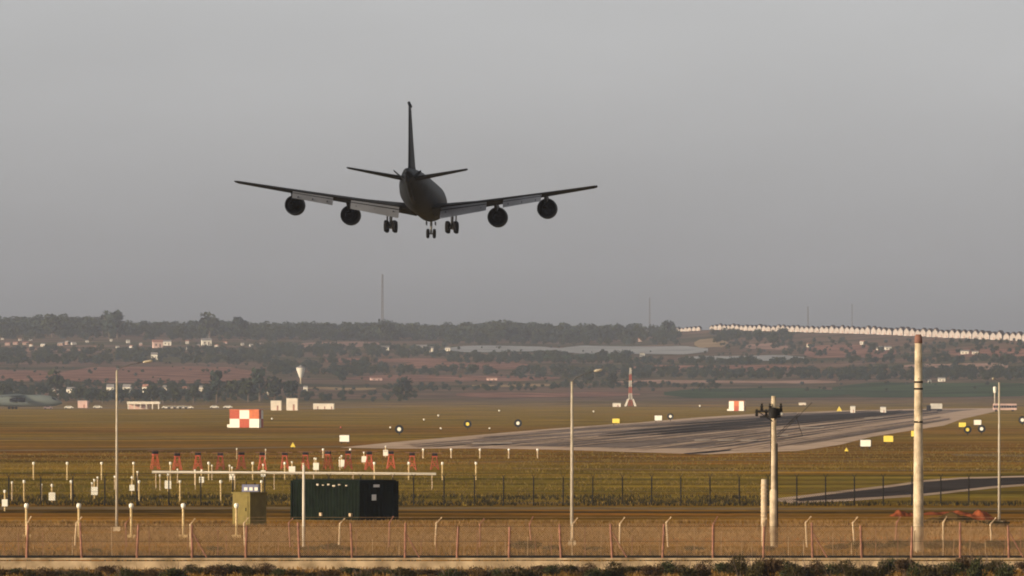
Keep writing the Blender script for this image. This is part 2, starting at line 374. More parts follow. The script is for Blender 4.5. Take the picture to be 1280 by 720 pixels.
# ------------------------------------------------------------------ trees
def crown_np(rng, n, rx, ry, rz, cz, leaf, lumps=9):
    """leaf sized quads thrown on uneven clumps"""
    cs = []
    for _ in range(lumps):
        d = rng.normal(size=3); d /= np.linalg.norm(d); r = rng.uniform(.25, .72)
        cs.append((d * r * np.array([rx, ry, rz]) + np.array([0, 0, cz]), rng.uniform(.35, .62)))
    V, Q = [], []
    for i in range(n):
        c, s = cs[i % lumps]
        d = rng.normal(size=3); d /= np.linalg.norm(d)
        p = c + d * s * np.array([rx, ry, rz]) * rng.uniform(.55, 1.05)
        u = rng.normal(size=3); u /= np.linalg.norm(u); w = np.cross(u, rng.normal(size=3)); w /= np.linalg.norm(w)
        L = leaf * rng.uniform(.6, 1.3); b = len(V)
        V += [p - u * L - w * L * .6, p + u * L - w * L * .6, p + u * L + w * L * .6, p - u * L + w * L * .6]; Q.append((b, b + 1, b + 2, b + 3))
    return np.array(V), np.array(Q)
rng = np.random.default_rng(3)
CROWN = []                                           # unit trees about 10 m tall
for k in range(6):
    w = rng.uniform(3.4, 4.8); CROWN.append(crown_np(rng, 420, w, w, 3.9, 6.0, .62, 11))
CROWN.append(crown_np(rng, 420, 2.0, 2.0, 4.6, 5.8, .5, 9))    # a slim one
crown_me = [big_mesh('crown', v, q, [M['leaf'] if i % 2 else M['leaf2']]) for i, (v, q) in enumerate(CROWN)]
tr = MB(); tr.tube([(0, 0, -.4), (.1, 0, 2), (0, .1, 5), (.2, 0, 7.5)], [.38, .30, .2, .06], 7)
for a in range(5):
    t = a * 1.3; tr.tube([(0, 0, 2.4 + .6 * a), (1.2 * math.cos(t), 1.2 * math.sin(t), 4 + .6 * a), (2.2 * math.cos(t), 2.2 * math.sin(t), 5.2 + .6 * a)], [.14, .09, .03], 5)
_t = tr.build('trunk', M['bark']); trunk_me = _t.data; bpy.data.objects.remove(_t)
def tree(p, h, kind, label, group=None, rz=None):
    o = empty('tree', p, random.uniform(0, 6.3) if rz is None else rz, label=label, cat='tree', group=group)
    s = h / 10.0; o.scale = (s * random.uniform(.9, 1.25), s * random.uniform(.9, 1.2), s)
    link('trunk', trunk_me, o); link('crown', crown_me[kind], o)
    return o

def wood(name, spots, heights, kind='stuff', label=None, cat=None, matlist=(M['leaf'], M['leaf2'])):
    Vs, Qs, Is, b = [], [], [], 0
    for (x, y, z), h in zip(spots, heights):
        v, q = CROWN[rng.integers(0, 6)]
        keep = rng.random(len(q)) < .5; q = q[keep]
        vv = v.copy(); a = rng.uniform(0, 6.28); c, s = math.cos(a), math.sin(a)
        vv = np.stack([vv[:, 0] * c - vv[:, 1] * s, vv[:, 0] * s + vv[:, 1] * c, vv[:, 2] - 1.2], -1) * (h / 10.0) * np.array([1.2, 1.2, 1.0]) + np.array([x, y, z])
        used = vv[q].reshape(-1, 3); Vs.append(used); n = len(q)
        Qs.append(np.arange(n * 4).reshape(n, 4) + b); b += n * 4; Is.append(np.full(n, rng.integers(0, 2)))
    o = link(name, big_mesh(name, np.concatenate(Vs), np.concatenate(Qs), list(matlist), np.concatenate(Is)))
    return tag(o, label, cat, kind=kind)
# the wood on the ridge
sp, hh = [], []
def ridge_top(px): return np.interp(px, [-120, 0, 60, 100, 140, 190, 260, 330, 400, 480, 540, 600, 650, 720, 790, 840, 900, 1400], [393, 392, 391, 390, 396, 401, 396, 400, 400, 397, 403, 398, 398, 402, 403, 406, 412, 425])
for px in np.arange(-140, 850, 3.2):
    for k in range(4):
        x = px + rng.uniform(-3, 3); D = rng.uniform(9500, 10230) if k else rng.uniform(10080, 10230)
        X = (x - CX) / F * D; z = tz(X, D); base_y = HZ - (z - H) / D * F
        top = ridge_top(x) + rng.uniform(-1.2, 5) + (0 if k == 0 else rng.uniform(2, 12))
        h = max(7.0, (base_y - top) / F * D) * 1.02
        sp.append((X, D, z)); hh.append(min(h, 24))
wood('ridge_wood', sp, hh, label='dark wood covering the far ridge under the sky', cat='wood')
# scrub and orchard belts on the slope
sp, hh = [], []
def belt(x0, x1, y0, y1, n, h0, h1):
    for _ in range(n):
        px, py = rng.uniform(x0, x1), rng.uniform(y0, y1); p = hill(px, py); sp.append(tuple(p)); hh.append(rng.uniform(h0, h1))
belt(-100, 330, 415, 427, 150, 7, 12); belt(-100, 340, 440, 457, 330, 6, 11); belt(320, 570, 418, 428, 90, 7, 12); belt(320, 560, 436, 449, 170, 6, 10)
belt(330, 480, 455, 470, 90, 6, 10); belt(560, 850, 422, 432, 130, 7, 12); belt(560, 790, 445, 456, 150, 5, 9); belt(640, 900, 462, 474, 170, 5, 8)
belt(780, 1010, 452, 457, 90, 5, 8); belt(860, 1060, 466, 475, 110, 5, 8); belt(890, 990, 418, 430, 60, 6, 11); belt(1060, 1290, 448, 456, 70, 5, 8)
belt(1050, 1290, 464, 477, 190, 5, 9); belt(900, 1290, 428, 446, 150, 3, 7); belt(-60, 1290, 424, 490, 420, 2, 4.5); belt(430, 620, 463, 470, 70, 5, 8); belt(480, 700, 484, 490, 60, 3, 6)
belt(-60, 330, 482, 503, 260, 4, 8); belt(-60, 330, 484, 504, 300, 2, 4.5); belt(330, 520, 494, 503, 60, 3, 6); belt(700, 900, 481, 487, 60, 3, 6)
wood('hillside_scrub', sp, hh, label='dark scrub and orchard belts between the fields of the far slope', cat='scrub')
# trees one can tell apart
for i, (px, py, hp, kd) in enumerate([(8, 500, 22, 1), (30, 499, 19, 2), (52, 499, 20, 0), (70, 497, 34, 5), (98, 503, 21, 3), (112, 504, 20, 4), (128, 505, 20, 1), (150, 505, 20, 2), (172, 505, 21, 0),
                                      (190, 505, 24, 3), (204, 505, 20, 4), (219, 505, 22, 1), (242, 505, 24, 5), (258, 505, 20, 2)]):
    p = hill(px, py); tree(p, hp / F * p.y, kd, 'round dark tree in the row behind the parked cars, %s' % order(i, 14))
for px, py, hp, kd, lab in ((271, 504, 44, 6, 'tall slim dark tree at the left of the clump below the water tower'), (288, 500, 28, 1, 'broad tree between the two tall trees left of the water tower'), (325, 502, 45, 6, 'tallest slim dark tree of the clump left of the water tower'),
                            (310, 503, 30, 5, 'round tree at the foot of the tallest slim tree'), (343, 502, 32, 3, 'dark bushy tree behind the pair of white blocks'), (364, 502, 30, 0, 'dark bushy tree straight below the water tower'),
                            (505, 498, 27, 2, 'lone round dark tree on the edge of the airfield grass'), (427, 480, 20, 4, 'round tree on the red slope right of the water tower'), (497, 499, 18, 1, 'small tree leaning on the lone round tree'),
                            (137, 424, 37, 2, 'tall tree rising above the left of the wooded ridge'), (147, 424, 36, 6, 'slim tall tree close beside the one rising above the ridge'), (262, 424, 34, 5, 'domed tall tree rising above the middle left ridge'),
                            (298, 422, 29, 0, 'rounded tree cresting the ridge right of the domed one'), (833, 424, 25, 4, 'flat topped tree at the right end of the wooded ridge'), (65, 422, 30, 3, 'wide tree cresting the ridge at far left'),
                            (948, 430, 17, 1, 'bushy tree under the white terrace, left one'), (966, 432, 17, 3, 'bushy tree under the white terrace, right one'), (1025, 447, 10, 2, 'small round tree on the brown field'),
                            (1112, 452, 12, 0, 'round tree beside the tall concrete pole, on the far slope'), (1196, 462, 18, 4, 'wide dark tree right of the tall concrete pole'), (1256, 462, 18, 5, 'wide dark tree above the right street lamp'),
                            (735, 486, 24, 5, 'dark tree behind the middle street lamp'), (765, 484, 18, 3, 'dark tree left of the red and white mast'), (588, 470, 16, 1, 'round bush-like tree on the middle slope'), (480, 466, 15, 0, 'broad dark tree among the pink fields'), (1091, 440, 12, 3, 'dark tree on the brown slope under the terrace')):
    p = hill(px, py); tree(p, hp / F * p.y, kd, lab)

# ------------------------------------------------------------------ far houses
wm = MB().box((0, 0, .3), (1, .8, .6))
rm = MB().add([(-.54, -.44, .602), (.54, -.44, .602), (.54, .44, .602), (-.54, .44, .602), (-.54, 0, .86), (.54, 0, .86)], [(0, 1, 5, 4), (2, 3, 4, 5), (1, 2, 5), (3, 0, 4), (3, 2, 1, 0)])
dm = MB().box((.2, -.405, .25), (.14, .02, .36)); dw = MB().box((-.22, -.405, .34), (.18, .02, .2))
house_src = {}
def house(p, w, h, wall, roof, label, group=None, rz=0.0, cat='house', name='house', lean=0):
    key = (wall, roof)
    if key not in house_src:
        a = wm.build('wall', M[wall]); b = rm.build('roof', M[roof]); c = dm.build('door', M['bark']); e = dw.build('window', M['bark'])
        house_src[key] = [a.data, b.data, c.data, e.data]
        for o in (a, b, c, e): bpy.data.objects.remove(o)
    o = empty(name, p, rz, label=label, cat=cat, group=group); o.scale = (w, w, h / .72)
    for n, me in zip(('wall', 'roof', 'door', 'window'), house_src[key]): link(n, me, o)
    return o
def far_house(px, py, wp, hp, wall, roof, label, group=None, rz=None, **k):
    p = hill(px, py); s = p.y / F
    return house(p - Vector((0, 0, .3)), wp * s, hp * s, wall, roof, label, group, random.uniform(-.5, .4) if rz is None else rz, **k)
vil = [(3, 425, 5, 4, 'white'), (10, 432, 9, 5, 'pink'), (20, 431, 8, 5, 'pink'), (25, 426, 5, 4, 'white'), (32, 431, 8, 5, 'pink'), (38, 426, 5, 4, 'white'), (39, 433, 5, 4, 'white'), (76, 432, 9, 5, 'pink'), (84, 431, 7, 5, 'pink'),
       (92, 431, 7, 5, 'white'), (121, 436, 7, 4, 'pink'), (139, 427, 4, 4, 'white'), (147, 435, 5, 4, 'white'), (160, 429, 5, 5, 'white'), (164, 435, 5, 4, 'white'), (234, 430, 6, 6, 'white'), (235, 437, 4, 4, 'white'),
       (282, 430, 5, 4, 'pink'), (303, 432, 5, 5, 'white'), (314, 433, 5, 4, 'white'), (327, 432, 6, 4, 'pink'), (338, 432, 5, 4, 'white'), (176, 432, 5, 4, 'pink'), (54, 433, 7, 4, 'white'), (109, 428, 5, 4, 'white'), (248, 434, 5, 4, 'pink'), (271, 434, 6, 4, 'white')]
for px, py, w, h, m in vil:
    far_house(px, py, w * random.uniform(.7, .95), h * random.uniform(.65, .9), 'farwhite' if m == 'white' else 'farpink', 'tile' if random.random() < .5 else 'greyroof', 'tiny %s house in the village below the wooded ridge at left' % ('white' if m == 'white' else 'pinkish'), '%s village houses below the ridge' % ('white' if m == 'white' else 'pinkish'))
for px, py, w, h, m, r, lab in ((197, 435, 12, 9, 'pink', 'tile', 'large pinkish building at the village edge, above the bright white house'), (209, 432, 10, 6, 'white', 'greyroof', 'long white house beside the large pinkish village building'), (193, 450, 8, 8, 'white', 'greyroof', 'bright white house just below the large pinkish village building'),
                                (258, 432, 12, 8, 'white', 'greyroof', 'widest white house of the village row below the ridge'), (480, 439, 13, 6, 'white', 'greyroof', 'white house in the gap of the middle slope, left of the long shed'), (465, 441, 5, 4, 'white', 'tile', 'tiny white house just left of the white house on the middle slope'), (527, 440, 13, 8, 'cream', 'greyroof', 'cream shed with two wings on the middle slope'),
                                (537, 440, 9, 6, 'cream', 'greyroof', 'lower cream wing attached right of the cream shed'), (560, 439, 6, 5, 'white', 'greyroof', 'small white house at the left end of the grey crop covers'), (803, 446, 6, 5, 'white', 'greyroof', 'lone white house below the right part of the crop covers'), (808, 418, 5, 5, 'white', 'greyroof', 'white house among the trees at the right end of the ridge'), (800, 427, 5, 4, 'pink', 'tile', 'pinkish house under the right end of the ridge wood'),
                                (1011, 434, 5, 5, 'cream', 'tile', 'yellowish house under the middle of the white terrace'), (1078, 431, 6, 5, 'white', 'tile', 'white house on the brown slope left of the tall pole'), (1100, 438, 8, 5, 'white', 'greyroof', 'pale house beside the tall pole, left of a twin'), (1110, 438, 8, 5, 'white', 'greyroof', 'pale house beside the tall pole, right of its twin'), (1206, 443, 10, 5, 'cream', 'greyroof', 'pale low house on the slope right of the tall pole'), (1219, 443, 8, 4, 'cream', 'greyroof', 'lower pale house next to the low house on the right slope'),
                                (1177, 477, 9, 5, 'white', 'greyroof', 'white house in the scrub above the green crop at right'), (1162, 480, 4, 5, 'white', 'greyroof', 'narrow white house in the scrub near the tall pole'), (752, 466, 7, 4, 'white', 'greyroof', 'pale house on the slope above the middle street lamp'), (470, 476, 14, 4, 'pink', 'tile', 'long pinkish shed on the red slope right of the water tower'), (615, 476, 13, 4, 'pink', 'tile', 'long pinkish shed near the dirt track of the middle slope'),
                                (15, 494, 21, 6, 'cream', 'greyroof', 'long low cream building behind the parked transport aircraft'), (69, 493, 8, 7, 'white', 'greyroof', 'small white cottage above the nose of the parked transport'), (89, 493, 10, 8, 'white', 'greyroof', 'small white cottage in the trees above the pink hut'), (138, 493, 9, 11, 'white', 'greyroof', 'bright white gable in the tree row, left of the left street lamp'), (159, 493, 10, 11, 'white', 'greyroof', 'bright white gable in the tree row, right of the left street lamp'),
                                (182, 492, 7, 10, 'white', 'tile', 'narrow white house in the tree row above the long shed'), (206, 491, 5, 8, 'cream', 'greyroof', 'narrow cream house in the tree row right of the long shed'), (231, 490, 5, 6, 'cream', 'tile', 'tiny cream house between the round trees right of the shed'), (252, 490, 7, 7, 'cream', 'greyroof', 'cream house at the right end of the round tree row'), (310, 498, 7, 6, 'white', 'greyroof', 'white house above the checkered shelter'), (336, 494, 5, 5, 'cream', 'greyroof', 'pale house beside the tallest slim tree'),
                                (382, 489, 5, 6, 'white', 'greyroof', 'small white house right below the water tower')):
    far_house(px, py, w, h, m, r, lab, rz=random.uniform(-.3, .2))
# the white terrace along the right hand ridge: gables to the front, roof slopes left and right
tw = MB().rings([[(-.5, -.6, -.1), (.5, -.6, -.1), (.5, -.6, .5), (0, -.6, .86), (-.5, -.6, .5)], [(-.5, .6, -.1), (.5, .6, -.1), (.5, .6, .5), (0, .6, .86), (-.5, .6, .5)]]).build('wall', M['terrace'])
trf = MB().rings([[(-.56, -.66, .47), (0, -.66, .875), (.56, -.66, .47), (.56, -.66, .55), (0, -.66, .99), (-.56, -.66, .55)], [(-.56, .66, .47), (0, .66, .875), (.56, .66, .47), (.56, .66, .55), (0, .66, .99), (-.56, .66, .55)]]).build('roof', M['darkroof'])
tdo = MB().box((.16, -.605, .14), (.13, .02, .28)).build('door', M['tile'])
tparts = [('wall', tw.data), ('roof', trf.data), ('door', tdo.data)]
for o in (tw, trf, tdo): bpy.data.objects.remove(o)
n = 0; px = 848.0
while px < 1296:
    if not (874 < px < 886):
        D = float(np.interp(px, _cx, _cd)) - 25; X = (px - CX) / F * D
        hp = np.interp(px, [848, 900, 1290], [5.5, 8, 13]); wp = np.interp(px, [848, 1290], [5.4, 8.6])
        o = empty('terrace_house', Vector((X, D, tz(X, D) - .4)), R(-27) + random.uniform(-.08, .08), label='white gabled house in the long terrace along the right hand ridge', cat='house', group='white terrace on the right ridge')
        w_ = wp * .92 * D / F; o.scale = (w_, w_ * random.uniform(.9, 1.2), hp * random.uniform(.82, 1.06) * D / F)
        for n_, me in tparts: link(n_, me, o)
    px += np.interp(px, [848, 1290], [5.0, 8.0]) * random.choice((1, 1, 1, 1, 1.12, .94)); n += 1

# ------------------------------------------------------------------ masts and towers
def lattice(name, base, h, w0, w1, n, r, mats, label, cat, feet=None):
    o = empty(name, base, label=label, cat=cat)
    for s in range(len(mats)):
        m = MB(); a, b = s / len(mats), (s + 1) / len(mats)
        for i in range(n):
            t0, t1 = a + (b - a) * i / n, a + (b - a) * (i + 1) / n
            w, v = w0 + (w1 - w0) * t0, w0 + (w1 - w0) * t1
            c0 = [(-w, -w, h * t0), (w, -w, h * t0), (w, w, h * t0), (-w, w, h * t0)]; c1 = [(-v, -v, h * t1), (v, -v, h * t1), (v, v, h * t1), (-v, v, h * t1)]
            for k in range(4):
                m.tube([c0[k], c1[k]], r, 4); m.tube([c0[k], c1[(k + 1) % 4]], r * .6, 4); m.tube([c1[k], c1[(k + 1) % 4]], r * .6, 4)
        m.build('section', mats[s], o)
    return o
def far_mast(px, y_top, D, lab, w):
    X = (px - CX) / F * D; z = tz(X, D); top = P(px, y_top, D)
    lattice('radio_mast', Vector((X, D, z)), top.z - z, w, w * .45, 14, w * .3, [M['mast']], lab, 'mast')
far_mast(478, 343, 10900, 'tall faint lattice mast rising behind the wooded ridge', 1.5)
far_mast(812, 372, 10900, 'faintest thin mast rising above the right end of the wood', .8)
far_mast(1010, 383, 10600, 'thin grey mast behind the left part of the white terrace', .9)
far_mast(1065, 380, 10600, 'faint thin mast behind the white terrace near the tall pole', .6)
p = hill(788, 508); o = lattice('antenna_mast', p, 48 / F * p.y, 1.3, .45, 4, .13, [M['red'], M['white'], M['red'], M['white'], M['red'], M['white']], 'red and white banded lattice mast beyond the runway', 'mast')
b = MB(); s = p.y / F
for a in (-1, 1): b.add([(a * 1, -1, 5), (a * 2.2, -1, 5), (a * 4.2, -1, 0), (a * 2.6, -1, 0), (a * 1, 1, 5), (a * 2.2, 1, 5), (a * 4.2, 1, 0), (a * 2.6, 1, 0)], [(0, 1, 2, 3), (7, 6, 5, 4), (0, 4, 5, 1), (1, 5, 6, 2), (2, 6, 7, 3), (3, 7, 4, 0)])
b.build('base_frame', M['white'], o)
# water tower: a white funnel on a stem
p = hill(376, 480); s = p.y / F; o = empty('water_tower', p, label='white funnel shaped water tower on the slope behind the checkered shelter', cat='water tower')
MB().lathe([(0, 1.1 * s), (6 * s, 1.0 * s), (8 * s, 1.4 * s)], n=16).build('stem', M['polecon'], o, True)
MB().lathe([(8.002 * s, 1.6 * s), (14 * s, 4.2 * s), (19 * s, 5.6 * s), (20 * s, 5.6 * s)], n=20).build('tank', M['white'], o)
MB().lathe([(20.003 * s, 5.9 * s), (21 * s, 5.9 * s), (22 * s, 2 * s), (23.5 * s, .4 * s)], n=20).build('roof', M['greyroof'], o)

# ------------------------------------------------------------------ things on the far side of the airfield
def gd(px, py): 
    return G(px, py), dist(py) / F           # place and metres per pixel
def block(name, px, py, wp, hp, m, label, cat, dep=.8, roof=None, rz=-.12, slots=1):
    p, s = gd(px, py); w, h = wp * s, hp * s; o = empty(name, p, rz, label=label, cat=cat)
    MB().box((0, 0, h / 2), (w, w * dep, h)).build('wall', M[m], o)
    MB().box((0, 0, h + .15), (w * 1.06, w * dep * 1.06, .3)).build('roof', M[roof or 'greyroof'], o)
    d = MB()
    for k in range(slots): d.box((w * ((k + .66) / slots - .5), -w * dep / 2 - .02, h * .26), (w * .17 / slots, .06, h * .5))
    d.build('door', M['tile'], o); return o
block('hut', 104, 510, 12, 9, 'pink', 'small pinkish hut on the grass edge right of the parked transport', 'hut')
block('cabin', 345.5, 513, 13, 12, 'cream', 'cream cabin with a dark doorway, left of a pair behind the checkered shelter', 'cabin', .6)
block('cabin', 365.5, 513, 14, 15, 'cream', 'taller cream cabin, right of a pair behind the checkered shelter', 'cabin', .6)
block('low_shed', 405, 511.5, 26, 7, 'cream', 'long low cream shed right of the pair of cabins', 'shed', .3, slots=3)
block('hut', 771, 508.5, 10, 4.5, 'white', 'low white hut left of the red and white mast foot', 'hut', .5)
block('hut', 1003, 508, 9, 4.5, 'cream', 'low cream hut beyond the runway, right of the utility pole', 'hut', .5)
block('hut', 1016, 507.5, 9, 4.5, 'white', 'low white hut beyond the runway, rightmost of two near the utility pole', 'hut', .5)
block('hut', 1104, 516, 7, 7, 'white', 'small white hut at the runway edge left of the tall pole', 'hut', .7)
block('hut', 1066, 516, 6, 8, 'white', 'small white hut by the far runway edge right of the yellow triangle', 'hut', .7)
# open sided shed
p, s = gd(180, 511.5); o = empty('open_shed', p, -.05, label='long open sided shed with pale flat roof on posts', cat='shed')
MB().box((0, 0, 8 * s), (41 * s, 9, 3.2 * s)).build('roof', M['cream'], o); b = MB()
for k in range(6): b.box(((k / 5 - .5) * 38 * s, -3.8, 3.2 * s), (.6, .6, 6.3 * s))
b.build('posts_frame', M['cream'], o); MB().box((-7 * s, 3, 3 * s), (26 * s, .5, 6 * s)).build('back_wall', M['pink'], o)
# cars
def car(px, py, m, label, group=None, sc=1.0, rz=0.0):
    p, s = gd(px, py); o = empty('parked_car', p, rz, label=label, cat='car', group=group); o.scale = (sc,) * 3
    prof = [(-2.2, .35), (2.2, .35), (2.2, .85), (1.5, .95), (.9, 1.45), (-1.1, 1.45), (-1.8, .95), (-2.2, .9)]
    b = MB(); b.rings([[(x, -.85, z) for x, z in prof], [(x, .85, z) for x, z in prof]]); b.build('body', M[m], o)
    MB().box((-.15, 0, 1.2), (1.9, 1.74, .32)).build('window', M['glass'], o)
    for x in (-1.35, 1.35):
        for y in (-.8, .8):
            MB().lathe([(-.12, .34), (.12, .34)], 'y', (x, y, .34), 12).build('wheel', M['tyre'], o)
    return o
for i, (px, py, m) in enumerate([(60, 511.5, 'pink'), (86, 511, 'white'), (122, 510.5, 'white'), (208, 511, 'white'), (215, 511, 'cream'), (222, 511, 'white'), (229, 511, 'white'), (236, 511, 'cream'), (268, 510.5, 'white'), (285, 510.5, 'white')]):
    car(px, py, m, 'pale car parked at the edge of the apron, %s of the line' % order(i, 10), None, 1.25)
car(508, 506, 'white', 'white car below the lone round tree', None, 1.3); car(532, 505.5, 'white', 'white car right of the one below the lone tree', None, 1.2)
# box van and bus on the right
p, s = gd(1168, 514); o = empty('box_truck', p, .1, label='white box truck with dark cab beyond the runway by the tall pole', cat='truck')
MB().box((1.2 * s * 2, 0, 6.3 * s), (14 * s, 2.6, 6.4 * s)).build('cargo_box', M['white'], o); MB().box((-7.2 * s, 0, 4.4 * s), (4.6 * s, 2.5, 6 * s)).build('cab', M['dark'], o)
MB().box((0, 0, 2.2 * s), (17 * s, 2.2, 1.2 * s)).build('chassis', M['dark'], o)
for x in (-6, 5, 8):
    for y in (-1.1, 1.1): MB().lathe([(-.15, 1.5 * s), (.15, 1.5 * s)], 'y', (x * s, y, 1.5 * s), 12).build('wheel', M['tyre'], o)
p, s = gd(1256, 514.5); o = empty('bus', p, .05, label='long white bus with dark window band behind the right street lamp', cat='bus')
MB().box((0, 0, 6 * s), (29 * s, 2.8, 8 * s)).build('body', M['pink'], o)
b = MB()
for k in range(9): b.box(((k - 4) * 3.3 * s, -1.41, 6.2 * s), (3.0 * s, .06, 3.0 * s))
b.build('window', M['glass'], o)
for x in (-11, 10):
    for y in (-1.2, 1.2): MB().lathe([(-.2, 1.5 * s), (.2, 1.5 * s)], 'y', (x * s, y, 1.5 * s), 12).build('wheel', M['tyre'], o)
# parked transport aircraft, nose to the right, its tail outside the frame
p, s = gd(18, 511.5); o = empty('transport_aircraft', p, label='grey green transport aircraft parked at the left edge, nose to the right', cat='aircraft')
b = MB(); rr = []
for x, r, zc in ((-30, .6, 7), (-24, 2.2, 6.2), (-14, 3.3, 5.2), (-4, 3.5, 5), (16, 3.5, 5), (21, 3.1, 4.8), (24.5, 2.2, 4.3), (27, 1.2, 3.9), (28.2, .3, 3.7)):
    rr.append([(x, r * math.cos(2 * math.pi * k / 20), zc + r * math.sin(2 * math.pi * k / 20)) for k in range(20)])
b.rings(rr).build('fuselage', M['transport'], o, True)
MB().add([(22.4, -2.9, 6), (24.8, -2.3, 5.2), (24.8, 2.3, 5.2), (22.4, 2.9, 6), (21.9, -1.9, 7.4), (24.1, -1.6, 6.5), (24.1, 1.6, 6.5), (21.9, 1.9, 7.4)], [(0, 1, 5, 4), (1, 2, 6, 5), (2, 3, 7, 6), (4, 5, 6, 7), (3, 0, 4, 7), (3, 2, 1, 0)]).build('windscreen', M['glass'], o)
for sd_ in (-1, 1):
    b = MB(); b.rings([[(6, sd_ * 2, 8.4), (2, sd_ * 2, 9.1), (-5, sd_ * 2, 8.5), (2, sd_ * 2, 8.0)], [(-7, sd_ * 25, 7.2), (-8, sd_ * 25, 7.5), (-10, sd_ * 25, 7.2), (-8, sd_ * 25, 7.0)]]); b.build('wing', M['transport'], o)
    for yy, xx in ((9, 4.5), (16, .5)):
        MB().lathe([(-2.4, .75), (-1, 1.25), (1.6, 1.45), (2.2, 1.25), (1.7, .9)], 'x', (xx, sd_ * yy, 5.4), 16).build('engine', M['wingp'], o, True)
    b = MB()
    for k in range(3): b.lathe([(-.5, .75), (.5, .75)], 'y', (-3 + 2.0 * k, sd_ * 2.6, .75), 14)
    b.build('landing_gear', M['tyre'], o)
MB().lathe([(-.4, .6), (.4, .6)], 'y', (18.5, 0, .6), 14).tube([(18.5, 0, .6), (18.5, 0, 2)], .2).build('landing_gear', M['tyre'], o)
MB().rings([[(-20, -.25, 8), (-28, -.25, 8), (-28, .25, 8), (-20, .25, 8)], [(-27, -.15, 17), (-33, -.15, 17), (-33, .15, 17), (-27, .15, 17)]]).build('tail_fin', M['transport'], o)

# checkered shelters
def shelter(px, py, wp, hp, label, cells):
    p, s = gd(px, py); w, h = wp * s, hp * s; o = empty('equipment_shelter', p, R(-14), label=label, cat='shelter'); d = w * .5
    MB().box((0, 0, h / 2), (w, d, h)).build('wall', M['lampwhite'], o)
    nx = len(cells[0])
    for r, row in enumerate(cells):
        for c, v in enumerate(row):
            if v in 'ro':
                k = 'red' if v == 'r' else 'orange'; cw, chh = w / nx, h / len(cells)
                MB().box((-w / 2 + cw * (c + .5), -d / 2 - .03, h - chh * (r + .5)), (cw, .06, chh)).build('checker_panel', M[k], o)
    for c in range(2): MB().box((w / 2 + .03, -d / 4 + c * d / 2, h * (.75 if c == 0 else .25)), (.06, d / 2, h / 2)).build('checker_panel', M['red'], o)
    MB().box((0, 0, h + .1), (w * 1.04, d * 1.08, .2)).build('roof', M['orange'], o)
    MB().box((-w / 2 - .7, 0, .5), (1.3, 1.2, 1.0)).build('step', M['white'], o)
    return o
shelter(308, 534.5, 38, 22, 'red and white checkered equipment shelter on the grass at left', ['rwo', 'wrw'])
shelter(921.5, 513.5, 19, 12, 'small red and white checkered shelter beyond the runway', ['wow', 'wrw'])

# ------------------------------------------------------------------ airfield signs and lights
def sign(px, py, wp, hp, m, label, lift=3, name='airfield_sign'):
    p, s = gd(px, py + hp / 2 + lift); w, h = wp * s, hp * s; z = (lift * s) + h / 2; o = empty(name, p, R(-8), label=label, cat='sign')
    MB().box((0, .12, z), (w * 1.12, .22, h * 1.18)).build('frame', M['black'], o)
    MB().box((0, -.06, z), (w, .1, h)).build('panel', M['lampwhite' if m == 'white' else m], o)
    b = MB()
    for x in (-.35, .35): b.box((x * w, .3, z / 2), (.18, .12, z))
    b.build('legs_frame', M['dark'], o); return o
sign(430.5, 548, 12, 8, 'white', 'white sign board with dark frame left of the runway end')
sign(770, 526, 9, 5.5, 'yellow', 'pale yellow sign beyond the middle of the runway')
sign(823, 522.5, 9, 6, 'white', 'white sign beyond the runway, right of the pale yellow one')
sign(1082, 554, 13, 8, 'white', 'white sign on the grass just right of the runway')
sign(1110.5, 548.5, 12, 7.5, 'yellow', 'yellow sign left of the tall concrete pole')
sign(1142, 542, 6, 7, 'yellow', 'narrow yellow sign partly behind the tall concrete pole')
sign(1203, 531, 9, 5.5, 'yellow', 'yellow sign at the grass edge between pole and right street lamp')
sign(1222, 528, 9, 6, 'white', 'white sign at the grass edge left of the right street lamp')
def disc(px, py, r, m, label):
    p, s = gd(px, py + r + 2); o = empty('marker_board', p, R(-6), label=label, cat='marker'); z = (r + 2) * s
    MB().lathe([(-.1, r * s), (.1, r * s)], 'y', (0, 0, z), 20).build('backing_disc', M['black'], o)
    MB().lathe([(-.18, r * s * .44), (-.102, r * s * .44)], 'y', (0, 0, z), 16).build('face', M[m], o)
    MB().box((0, .15, z / 2), (.2, .08, z)).build('post', M['dark'], o); return o
disc(499, 536.5, 5.5, 'lampwhite', 'black round marker with pale centre, nearest of three left of the runway')
disc(584.5, 530, 5, 'yellow', 'black round marker with yellow centre left of the runway')
disc(647.5, 529, 5, 'lampwhite', 'black round marker with white centre, farthest right of three left of the runway')
disc(838, 520.5, 4, 'lampwhite', 'small black round marker beside the white sign beyond the runway')
disc(1209.5, 537, 5, 'yellow', 'black round marker with yellow face below the right hand yellow sign')
disc(1227, 536, 5, 'lampwhite', 'black round marker with white face below the right hand white sign')
disc(1278, 525, 5, 'lampwhite', 'black round marker cut by the right edge of the photo')
def tri(px, py, r, label):
    p, s = gd(px, py + r + 2); o = empty('triangle_marker', p, label=label, cat='marker'); z = 2.5 * s; r *= s
    MB().rings([[(-r, -.1, z), (r, -.1, z), (0, -.1, z + 1.8 * r)], [(-r, .1, z), (r, .1, z), (0, .1, z + 1.8 * r)]]).build('plate', M['yellow'], o)
    MB().box((0, .2, z / 2), (.2, .12, z)).build('post', M['dark'], o)
tri(366, 556, 3.3, 'yellow triangular marker left of the runway end'); tri(1049, 511, 3.4, 'yellow triangular marker beyond the runway'); tri(1058, 562, 2.6, 'small yellow marker at the grass corner right of the runway')

